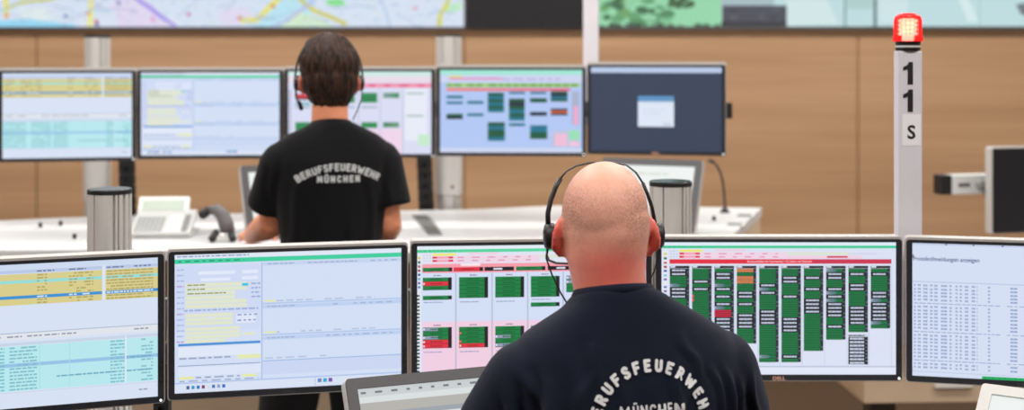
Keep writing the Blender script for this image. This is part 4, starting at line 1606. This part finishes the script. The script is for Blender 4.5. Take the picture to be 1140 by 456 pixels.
STROKES = {
 'B': [[(0,0),(0,1),(.35,1),(.5,.88),(.5,.64),(.35,.53),(0,.53)],[(.35,.53),(.55,.42),(.55,.12),(.38,0),(0,0)]],
 'E': [[(.5,1),(0,1),(0,0),(.5,0)],[(0,.52),(.42,.52)]],
 'R': [[(0,0),(0,1),(.36,1),(.52,.88),(.52,.62),(.36,.5),(0,.5)],[(.28,.5),(.55,0)]],
 'U': [[(0,1),(0,.22),(.12,.03),(.28,0),(.44,.03),(.56,.22),(.56,1)]],
 'F': [[(.5,1),(0,1),(0,0)],[(0,.5),(.42,.5)]],
 'S': [[(.5,.86),(.4,.98),(.2,1),(.04,.9),(.02,.7),(.12,.57),(.4,.45),(.52,.32),(.5,.12),(.36,.01),(.16,0),(.02,.12)]],
 'W': [[(0,1),(.24,0),(.49,.74),(.74,0),(.98,1)]],
 'H': [[(0,0),(0,1)],[(.55,0),(.55,1)],[(0,.5),(.55,.5)]],
 'M': [[(0,0),(.06,1),(.36,.3),(.66,1),(.72,0)]],
 'N': [[(0,0),(0,1),(.55,0),(.55,1)]],
 'C': [[(.54,.84),(.42,.98),(.22,1),(.06,.86),(0,.5),(.06,.14),(.22,0),(.42,.02),(.54,.16)]]}
STROKES['\u00dc'] = STROKES['U'] + [[(.15,1.29),(.16,1.29)],[(.4,1.29),(.41,1.29)]]

def stroke_glyph(ch, h, thick, sx=1.0):
    # rounded strokes, letter centred on x = 0, cap height h (outer)
    st = STROKES[ch]
    wd = max(q[0] for l in st for q in l)
    hh = h - thick
    vs, fs = [], []
    r = thick / 2
    for l in st:
        pts = [Vector(((q[0] - wd / 2) * hh * sx, q[1] * hh + r)) for q in l]
        for a, b in zip(pts[:-1], pts[1:]):
            t = (b - a).normalized()
            n0 = len(vs)
            ang = math.atan2(t.y, t.x)
            for k in range(6):
                q = ang - pi / 2 + pi * k / 5
                vs.append((b.x + r * cos(q), b.y + r * sin(q)))
            for k in range(6):
                q = ang + pi / 2 + pi * k / 5
                vs.append((a.x + r * cos(q), a.y + r * sin(q)))
            fs.append(list(range(n0, n0 + 12)))
    return vs, fs, wd * hh * sx + thick

def stroke_arc(s, cx, cz, rad, total, h, thick, sx=1.0):
    gl = [stroke_glyph(c, h, thick, sx) for c in s]
    W = sum(g[2] for g in gl)
    gap = (R(total) * rad - W) / (len(s) - 1)
    items = []
    x = -R(total) * rad / 2
    for vs, fs, w_ in gl:
        a = (x + w_ / 2) / rad
        items.append(([(cx + u * cos(a) + (rad + z - h / 2) * sin(a), cz - u * sin(a) + (rad + z - h / 2) * cos(a)) for u, z in vs], fs))
        x += w_ + gap
    return items

def stroke_line(s, cx, cz, width, h, thick, sx=1.0):
    gl = [stroke_glyph(c, h, thick, sx) for c in s]
    gap = (width - sum(g[2] for g in gl)) / (len(s) - 1)
    items = []
    x = cx - width / 2
    for vs, fs, w_ in gl:
        items.append(([(x + w_ / 2 + u, cz + z - h / 2) for u, z in vs], fs))
        x += w_ + gap
    return items

def band(c, lo, hi, tilt, h, th=.003, n=48):
    mb = MB()
    rows = [(lo[0], lo[1], -h / 2), ((lo[0] + hi[0]) / 2 + .0012, (lo[1] + hi[1]) / 2 + .0012, 0), (hi[0], hi[1], h / 2), (hi[0] - th, hi[1] - th, h / 2), (lo[0] - th, lo[1] - th, -h / 2)]
    vs, fs = [], []
    for rx, ry, dz in rows:
        for k in range(n):
            a = 2 * pi * k / n
            y = ry * sin(a)
            vs.append((c[0] + rx * cos(a), c[1] + y, c[2] + dz - y * math.tan(tilt)))
    m = len(rows)
    for j in range(m):
        for k in range(n):
            q = (k + 1) % n
            j2 = (j + 1) % m
            fs.append((j * n + k, j * n + q, j2 * n + q, j2 * n + k))
    return mb.add(vs, fs)

def tilt_top(me, yc, z0, z1, tilt):
    for v in me.vertices:
        v.co.z += -(v.co.y - yc) * math.tan(tilt) * bump01(v.co.z, z0, z1)
    me.update()

def ringpath(c, rx, ry, tilt, n=40):
    pts = []
    for k in range(n + 1):
        a = 2 * pi * k / n
        y = ry * sin(a)
        pts.append((c[0] + rx * cos(a), c[1] + y, c[2] - y * math.tan(tilt)))
    return pts

def shoe(parent, x, y, yaw=0.0, z=0.0):
    mb = MB()
    mb.loft([(0, .05, 0.0, .044, .135), (0, .05, .02, .046, .138), (0, .045, .045, .042, .125), (0, .0, .075, .036, .075), (0, -.03, .11, .034, .05)], 28, 2.4)
    me = remesh(mb, .006, 3, 'shoe')
    o = link('shoe', me, M_SHOE, parent, 3)
    o.location = (x, y, z)
    o.rotation_euler = (0, 0, yaw)
    return o

# ---- seated bald man
YAW = R(16)
man = empty('person', (.19, 2.40, 0.0), YAW, 'seated bald man in a navy t-shirt with white arched lettering on the back', 'person')
hx = -.024
mb = MB()
HC = (hx, .012, 1.3985)
P = head(mb, HC, -YAW * .75, 1.0, 1.0)
# neck and inner torso
mb.loft([(-.020, -.013, 1.20, .066, .066), (-.021, -.013, 1.24, .0645, .066), (-.0225, -.011, 1.27, .0640, .0665), (-.026, -.008, 1.295, .0652, .069), (-.028, -.005, 1.32, .0682, .074), (-.027, -.002, 1.345, .0712, .080), (-.025, .001, 1.37, .0738, .086), (-.024, .006, 1.40, .0745, .088)], 40, 2.0)
mb.loft([(0, 0, .62, .15, .11), (0, 0, .85, .15, .11), (0, 0, 1.08, .17, .10), (0, -.005, 1.17, .13, .075), (0, -.01, 1.22, .08, .062)], 28)
for s in (-1, 1):
    sh = (s * .175 + .012, -.005, 1.125, .050)
    el = (s * .285, .10, .90, .042)
    wr = (-.049, .191, .760, .026) if s < 0 else (.15, .235, .760, .026)
    mb.chain([sh, el])
    mb.chain([(el[0], el[1], el[2], .044), (el[0] - s * .03, el[1] + .07, el[2] - .035, .043), wr])
    hand(mb, wr[:3], (.30 if s < 0 else .05, 1, -.10), (0, .1, 1), s, .22)
    mb.chain([(s * .09, .02, .67, .072), (s * .115, .20, .615, .062), (s * .14, .40, .565, .052), (s * .14, .44, .12, .035)])
me = remesh(mb, .0048, 4, 'body')
SK = C(238, 174, 148)
RD = C(244, 122, 110)
SCALP = C(230, 168, 146)
EAR = C(242, 128, 114)
def col_near(p):
    q = Matrix.Rotation(YAW * .75, 3, 'Z') @ (p - Vector(HC))
    if p.z < 1.15:
        return (SK[0], SK[1], SK[2], 0)
    z = q.z
    if abs(q.x) > .0765 and z < -.005 and z > -.09:
        c = mixc(EAR, C(230, 96, 88), bump01(noise.noise(p * 60), -.2, .5))
        return (c[0], c[1], c[2], 0)
    back = bump01(-q.y, -.06, .01)
    scalp = bump01(z, -.075, .0) * back
    c = mixc(SK, RD, bump01(-z, -.01, .085) * back * (.45 + .55 * math.exp(-(q.x / .045) ** 2)))
    c = mixc(c, SCALP, scalp)
    st = scalp * (.28 + .40 * bump01(abs(q.x + .012), .02, .06)) * (1 - .75 * bump01(z, .03, .078))
    st = max(st, .12 * bump01(-z, .02, .04) * back * (1 - bump01(-z, .06, .1)))
    if q.y > .085 and -.095 < z < -.07 and abs(q.x) < .024:
        c = C(190, 100, 92)
    return (c[0], c[1], c[2], st)
colour_body(me, col_near)
body = link('body', me, M_SKIN, man, 3)
for s in (-1, 1):
    MB().ell(P(s * .031, .083, -.008), (.012, .012, .011), None, 16, 10).build('eye', M_EYE, man, 3)

mb = MB()
ox = .004
rings = [(ox, .0, .665, .185, .125), (ox, 0, .80, .180, .128), (ox, 0, .92, .190, .130), (ox, -.004, 1.02, .203, .130), (ox, -.008, 1.085, .212, .126),
         (ox, -.010, 1.13, .216, .116), (ox, -.012, 1.165, .207, .106), (ox - .002, -.013, 1.195, .183, .096), (ox - .006, -.014, 1.222, .140, .086), (ox - .012, -.014, 1.245, .098, .078), (-.018, -.013, 1.266, .0705, .0705)]
mb.loft(rings, 44, 2.25)
for s in (-1, 1):
    mb.ell((ox + s * .09, -.062, 1.085), (.085, .062, .095), None, 20, 14)
    sh = (ox + s * .182, -.006, 1.118, .070)
    m1 = (ox + s * .222, .025, 1.04, .068)
    m2 = (ox + s * .250, .055, .955, .066)
    mb.chain([sh, m1, m2], 20)
    mb.ell((ox + s * .135, -.012, 1.153), (.09, .07, .047), Matrix.Rotation(s * R(30), 3, 'Y'), 20, 12)
mes = remesh(mb, .006, 9, 'shirt')
random.seed(5)
FL = [(-.195, 1.15, -.11, .97, .011, .0075, True), (-.225, 1.12, -.165, .95, .008, .005, True), (.0, 1.04, .09, 1.12, .008, .003, True), (.05, 1.16, .075, .98, 0.0080, 0.0063, True), (.02, 1.10, .03, .93, 0.0096, 0.0054, True), (.105, 1.10, .125, .92, 0.0080, 0.0054, True),
      (-.035, 1.13, -.045, .95, 0.0104, 0.0045, True), (.155, 1.14, .205, .94, 0.0080, 0.0072, True), (.185, 1.12, .235, .95, 0.0072, 0.0072, False), (.125, 1.15, .165, 1.02, 0.0064, 0.0045, True),
      (-.165, 1.15, -.150, .95, 0.0096, 0.0099, True), (-.19, 1.13, -.185, .94, 0.0080, 0.0072, False), (-.12, 1.15, -.10, .95, 0.0104, 0.0063, True), (-.215, 1.10, -.225, .95, 0.0072, 0.0054, False), (.22, 1.12, .262, .96, 0.0064, 0.0063, False),
      (-.08, 1.20, -.11, 1.10, 0.0080, 0.0036, True), (.07, 1.205, .11, 1.12, 0.0080, 0.0036, True)]
tilt_top(mes, -.013, 1.19, 1.262, R(15))
fold(mes, [f[:5] + (f[5] * 1.4, f[6]) for f in FL])
shirt = link('shirt', mes, M_NAVY, man, 3)
band((-.018, -.013, 1.264), (.0745, .0735), (.0690, .0695), R(15), .017).build('collar', M_NAVY, shirt, 3)
print_on(mes, stroke_arc('BERUFSFEUERWEHR', .007, 1.059, .0995, 176, .0210, .0055, .98), M_PRINT, shirt)
print_on(mes, stroke_line('MÜNCHEN', .006, 1.0865, .110, .0205, .0036, .96), M_PRINT, shirt)

mb = MB()
mb.loft([(0, 0, .566, .17, .14), (0, 0, .62, .185, .145), (0, 0, .70, .178, .128)], 36)
for s in (-1, 1):
    mb.chain([(s * .09, .02, .660, .088), (s * .115, .20, .613, .077), (s * .14, .40, .565, .066), (s * .14, .44, .14, .052)], 18)
link('trousers', remesh(mb, .009, 4, 'trousers'), M_TROU, man, 3)
for s in (-1, 1):
    shoe(man, s * .14, .44)

# his headset
hs = empty('headset', (.19, 2.40, 1.262), YAW, 'black headset with microphone worn by the bald man', 'headset')
Rh = Matrix.Rotation(-YAW * .75, 3, 'Z')
def H(x, y, z):
    return Vector((HC[0], HC[1], HC[2] - 1.262)) + Rh @ Vector((x, y, z))
left = [(-.0995, .010, -.022), (-.0995, .014, 0), (-.094, .020, .022), (-.085, .026, .044), (-.0755, .030, .060)]
over = [(-.0755, .030, .060), (-.064, .036, .073), (-.046, .040, .0815), (-.022, .043, .0865), (0, .044, .088), (.022, .043, .0865), (.044, .038, .083), (.060, .030, .070), (.071, .022, .052)]
right = [(.071, .022, .052), (.079, .018, .032), (.086, .014, .010), (.092, .012, -.022)]
MB().tube([H(*q) for q in over], .0014, 8, None, 2.0).build('headband', M_BLACK, hs, 3)
MB().tube([H(*q) for q in left], .0046, 10, None, 1.3).build('band_slider', M_BLACK, hs, 3)
MB().tube([H(*q) for q in right], .0032, 10, None, 1.3).build('band_slider', M_BLACK, hs, 3)
for s in (-1, 1):
    Me = Matrix.Translation(H(s * .0965, .012, -.040)) @ Rh.to_4x4() @ Matrix.Rotation(s * pi / 2, 4, 'Y')
    MB().lathe([(.021, -.010), (.0235, -.006), (.0235, .004), (.020, .009), (.010, .011)], 28, Me).build('ear_cup', M_BLACK, hs, 0.8)
    MB().lathe([(.019, -.016), (.0225, -.013), (.0215, -.0095)], 28, Me).build('ear_cushion', M_BLACKM, hs, 0.8)
MB().tube([H(-.1, .012, -.062), H(-.101, .022, -.075), H(-.094, .048, -.088), H(-.078, .08, -.098), H(-.055, .112, -.104), H(-.03, .124, -.104)], .0022, 8).build('microphone_boom', M_BLACK, hs, 3)
MB().ell(H(-.03, .125, -.104), (.012, .008, .008)).build('microphone', M_BLACKM, hs, 3)
MB().tube([H(-.101, .012, -.06), H(-.103, .008, -.078), H(-.094, .0, -.105), H(-.080, -.008, -.135), H(-.066, -.010, -.158), H(-.062, .0, -.175)], .0016, 7).build('cable', M_BLACK, hs, 3)
MB().tube([H(.1, .014, -.055), H(.099, .014, -.075), H(.089, .01, -.105), H(.076, .01, -.128), H(.068, .02, -.15)], .0014, 7).build('cable', M_BLACK, hs, 3)

# his chair
ch = empty('office_chair', (.19, 2.40, 0), YAW, 'black office chair under the seated bald man', 'office chair')
MB().prism_z([(.24 * math.copysign(abs(cos(a)) ** .5, cos(a)), -.045 + .185 * math.copysign(abs(sin(a)) ** .5, sin(a))) for a in [2 * pi * k / 32 for k in range(32)]], .492, .568).build('seat', M_TROU, ch, .8, .012)
Mb = Matrix.Translation((0, -.215, .60)) @ Matrix.Rotation(R(8), 4, 'X')
MB().prism_y(rr(.40, .32, .06, 0, .16), -.045, -.005, Mb).build('backrest', M_TROU, ch, .8, .008)
MB().box((-.025, -.30, .465), (.025, -.05, .4915)).box((-.025, -.32, .47), (.025, -.29, .74)).build('back_bracket', M_BLACK, ch, .8)
MB().lathe([(.03, .09), (.03, .3), (.022, .3), (.022, .47), (.10, .47), (.10, .493)], 24).build('gas_column', M_BLACK, ch, .6)
for k in range(5):
    a = 2 * pi * k / 5 + .3
    Ml = Matrix.Rotation(a, 4, 'Z')
    lg = MB().prism_y([(.02, .07), (.30, .065), (.30, .085), (.02, .115)], -.022, .022, Ml).build('base_leg', M_BLACK, ch, None, .004)
    MB().lathe([(.028, -.022), (.03, 0), (.028, .022)], 20, Ml @ Matrix.Translation((.285, 0, .031)) @ Matrix.Rotation(pi / 2, 4, 'X')).build('caster', M_BLACKM, lg, .6)

# ---- standing young man
FY = R(14)
FX, FYY = -.548, 4.05
yg = empty('person', (FX, FYY, 0.0), FY, 'standing young man with brown hair in a black t-shirt at the rear desk', 'person')
fx = .008
HC2 = Vector((fx, .02, 1.633))
mb = MB()
P2 = head(mb, HC2, -FY * .5 + R(2), .985, .98)
mb.tcap((fx, .0, 1.57), .052, (.006, -.012, 1.45), .056, 20)
mb.loft([(0, 0, .93, .135, .09), (0, 0, 1.15, .125, .085), (0, 0, 1.33, .145, .085), (0, -.005, 1.41, .11, .065), (0, -.01, 1.45, .07, .055)], 28)
def inv_far(x, y, z):
    v = Matrix.Rotation(-FY, 3, 'Z') @ Vector((x - FX, y - FYY, 0))
    return (v.x, v.y, z)
arms = {}
ZD = 1.047
for s, ex, wx, wy in ((-1, -.718, -.845, 4.42), (1, -.375, -.40, 4.44)):
    sh = (s * .150 + .012, -.002, 1.355, .042)
    el = inv_far(ex, 4.10, 1.175) + (.043,)
    wr = inv_far(wx, wy, ZD + .045) + (.027,)
    arms[s] = (sh, el, wr)
    mb.chain([sh, el])
    e, w_ = Vector(el[:3]), Vector(wr[:3])
    m_ = e.lerp(w_, .3)
    mb.chain([el, (m_.x, m_.y, m_.z, .044), wr])
    hand(mb, wr[:3], (w_ - e).normalized() * .5 + Vector((-s * .1, .5, -.02)), (0, 0, 1), s, .16)
for s, kx, ax in ((-1, -.135, -.165), (1, .105, .12)):
    mb.chain([(s * .085, 0, .90, .07), (kx, .02, .50, .05), (ax, -.01, .10, .035)])
me = remesh(mb, .0052, 3, 'body')
SK2 = C(232, 152, 116)
def col_far(p):
    q = p - HC2
    if p.z > 1.42 and abs(q.x) > .075 and -.09 < q.z < 0:
        e = C(222, 132, 108)
        return (e[0], e[1], e[2], 0)
    if q.y > .085 and -.095 < q.z < -.07 and abs(q.x) < .024:
        l = C(186, 100, 92)
        return (l[0], l[1], l[2], 0)
    return (SK2[0], SK2[1], SK2[2], 0)
colour_body(me, col_far)
link('body', me, M_SKIN, yg, 3)
for s in (-1, 1):
    MB().ell(P2(s * .031, .083, -.008), (.012, .012, .011), None, 16, 10).build('eye', M_EYE, yg, 3)
# hair
mb = MB()
mb.ell(HC2 + Vector((0, -.006, .008)), (.0875, .104, .105), None, 28, 20)
mb.ell(HC2 + Vector((0, -.026, -.03)), (.0805, .087, .084), None, 28, 20)
mb.ell(HC2 + Vector((0, -.034, -.075)), (.063, .060, .048), None, 28, 20)
mb.ell(HC2 + Vector((.0, .06, .07)), (.065, .05, .035), None, 20, 14)
meh = remesh(mb, .005, 3, 'hair')
bm = bmesh.new()
bm.from_mesh(meh)
# cut the face free
kill = [v for v in bm.verts if (v.co.y - HC2.y) > .055 and (v.co.z - HC2.z) < .045]
bmesh.ops.delete(bm, geom=kill, context='VERTS')
bm.to_mesh(meh)
bm.free()
for v, n in zip(meh.vertices, [v.normal.copy() for v in meh.vertices]):
    q = v.co - HC2
    a = math.atan2(q.x, -q.y)
    crown = Vector((q.x - .01, q.y + .03, 0)).length
    st = noise.noise(Vector((a * 9 + q.z * 14, q.z * 9, 2.0))) + .6 * noise.noise(Vector((a * 26 + q.z * 20, q.z * 14, 5.0)))
    v.co += n * (.0062 * st)
M_HAIR = bpy.data.materials.new('brown_hair')
M_HAIR.use_nodes = True
nt = M_HAIR.node_tree
b = nt.nodes['Principled BSDF']
b.inputs['Roughness'].default_value = .55
b.inputs['Specular IOR Level'].default_value = .2
tc = nt.nodes.new('ShaderNodeTexCoord')
mp = nt.nodes.new('ShaderNodeMapping')
mp.inputs['Scale'].default_value = (1, 1, .22)
mp.inputs['Rotation'].default_value = (0, R(18), 0)
nz = nt.nodes.new('ShaderNodeTexNoise')
nz.inputs['Scale'].default_value = 130
nz.inputs['Detail'].default_value = 5
rp = nt.nodes.new('ShaderNodeValToRGB')
rp.color_ramp.elements[0].position = .36
rp.color_ramp.elements[0].color = C(20, 13, 10)
rp.color_ramp.elements[1].position = .68
rp.color_ramp.elements[1].color = C(72, 48, 35)
nt.links.new(tc.outputs['Object'], mp.inputs[0])
nt.links.new(mp.outputs[0], nz.inputs['Vector'])
nt.links.new(nz.outputs['Fac'], rp.inputs[0])
nt.links.new(rp.outputs[0], b.inputs['Base Color'])
bp = nt.nodes.new('ShaderNodeBump')
bp.inputs['Strength'].default_value = .6
bp.inputs['Distance'].default_value = .003
nt.links.new(nz.outputs['Fac'], bp.inputs['Height'])
nt.links.new(bp.outputs[0], b.inputs['Normal'])
link('hair', meh, M_HAIR, yg, 3)

mb = MB()
ox = .012
rings = [(ox, 0, .90, .158, .112), (ox, 0, 1.0, .150, .108), (ox, 0, 1.12, .150, .108), (ox, -.002, 1.22, .160, .110), (ox, -.006, 1.31, .172, .110), (ox, -.008, 1.365, .178, .104),
         (ox, -.01, 1.397, .177, .094), (ox, -.012, 1.422, .161, .086), (ox, -.012, 1.440, .136, .078), (ox, -.012, 1.460, .090, .068), (ox * .8, -.010, 1.474, .062, .060)]
mb.loft(rings, 40, 2.25)
for s in (-1, 1):
    sh, el, wr = arms[s]
    S, E_ = Vector(sh[:3]), Vector(el[:3])
    e_ = Vector(inv_far(-.730 if s < 0 else -.360, 4.07, 1.226))
    mb.tube([(ox + s * .135, -.006, 1.385), (ox + s * .152, -.006, 1.36), (Vector((ox + s * .155, -.004, 1.35))).lerp(e_, .5), e_], [.05, .060, .060, .062], 22)
    mb.ell((ox + s * .145, -.006, 1.372), (.058, .060, .050), None, 20, 14)
    mb.ell((ox + s * .075, -.05, 1.33), (.07, .055, .085), None, 20, 14)
mes = remesh(mb, .006, 7, 'shirt')
tilt_top(mes, -.01, 1.41, 1.47, R(13))
fold(mes, [(-.09, 1.34, -.12, 1.05, .012, .004, True), (.11, 1.34, .13, 1.05, .012, .004, True), (-.02, 1.2, -.06, 1.0, .014, .003, True), (.05, 1.22, .09, 1.0, .014, .003, True), (-.165, 1.38, -.16, 1.22, .01, .004, False), (.17, 1.38, .175, 1.22, .01, .004, False)])
shirt2 = link('shirt', mes, M_BLACKT, yg, 3)
band((ox * .8, -.010, 1.470), (.067, .0645), (.060, .059), R(13), .016).build('collar', M_BLACKT, shirt2, 3)
print_on(mes, stroke_arc('BERUFSFEUERWEHR', .020, 1.128, .225, 65, .0225, .0052, .98), M_PRINTF, shirt2, .0018)
print_on(mes, stroke_line('MÜNCHEN', .020, 1.319, .124, .0205, .0050, 1.0), M_PRINTF, shirt2, .0018)
mb = MB()
mb.loft([(0, 0, .80, .155, .11), (0, 0, .90, .150, .108), (0, 0, .97, .142, .104)], 36)
for s, kx, ax in ((-1, -.135, -.165), (1, .105, .12)):
    mb.chain([(s * .082, 0, .86, .098), (kx, .02, .50, .080), (ax, -.01, .10, .062)], 18)
link('trousers', remesh(mb, .009, 4, 'trousers'), M_TROU, yg, 3)
shoe(yg, -.165, -.01, R(12))
shoe(yg, .12, -.01, R(-8))

# his headset
hs = empty('headset', (FX, FYY, 1.47), FY, 'slim black headset worn over brown hair by the standing man', 'headset')
Rh2 = Matrix.Rotation(-FY * .5 + R(2), 3, 'Z')
def H2(x, y, z):
    return Vector((HC2.x, HC2.y, HC2.z - 1.47)) + Rh2 @ Vector((x, y, z))
arc = []
for k in range(33):
    a = R(-6 + 192.0 * k / 32)
    arc.append(H2(.1 * cos(a), .02 + .02 * max(0, sin(a)), (.139 if sin(a) > 0 else .120) * sin(a) - .028))
MB().tube(arc, .0032, 8, None, 1.8).build('headband', M_BLACK, hs, 3)
for s in (-1, 1):
    Me = Matrix.Translation(H2(s * .094, .014, -.040)) @ Rh2.to_4x4() @ Matrix.Rotation(s * pi / 2, 4, 'Y')
    MB().lathe([(.020, -.012), (.0235, -.006), (.0235, .004), (.020, .009), (.010, .011)], 24, Me).build('ear_cup', M_BLACK, hs, .8)
MB().tube([H2(-.098, .014, -.06), H2(-.098, .03, -.08), H2(-.092, .06, -.098), H2(-.085, .085, -.105)], .003, 8).build('microphone_boom', M_BLACK, hs, 3)
MB().tcap(H2(-.088, .075, -.100), .006, H2(-.082, .09, -.118), .007, 10).build('microphone', M_BLACKM, hs, 3)
MB().tube([H2(.098, .014, -.06), H2(.096, .01, -.09), H2(.084, .0, -.12), H2(.07, -.0, -.15)], .0018, 7).build('cable', M_BLACK, hs, 3)
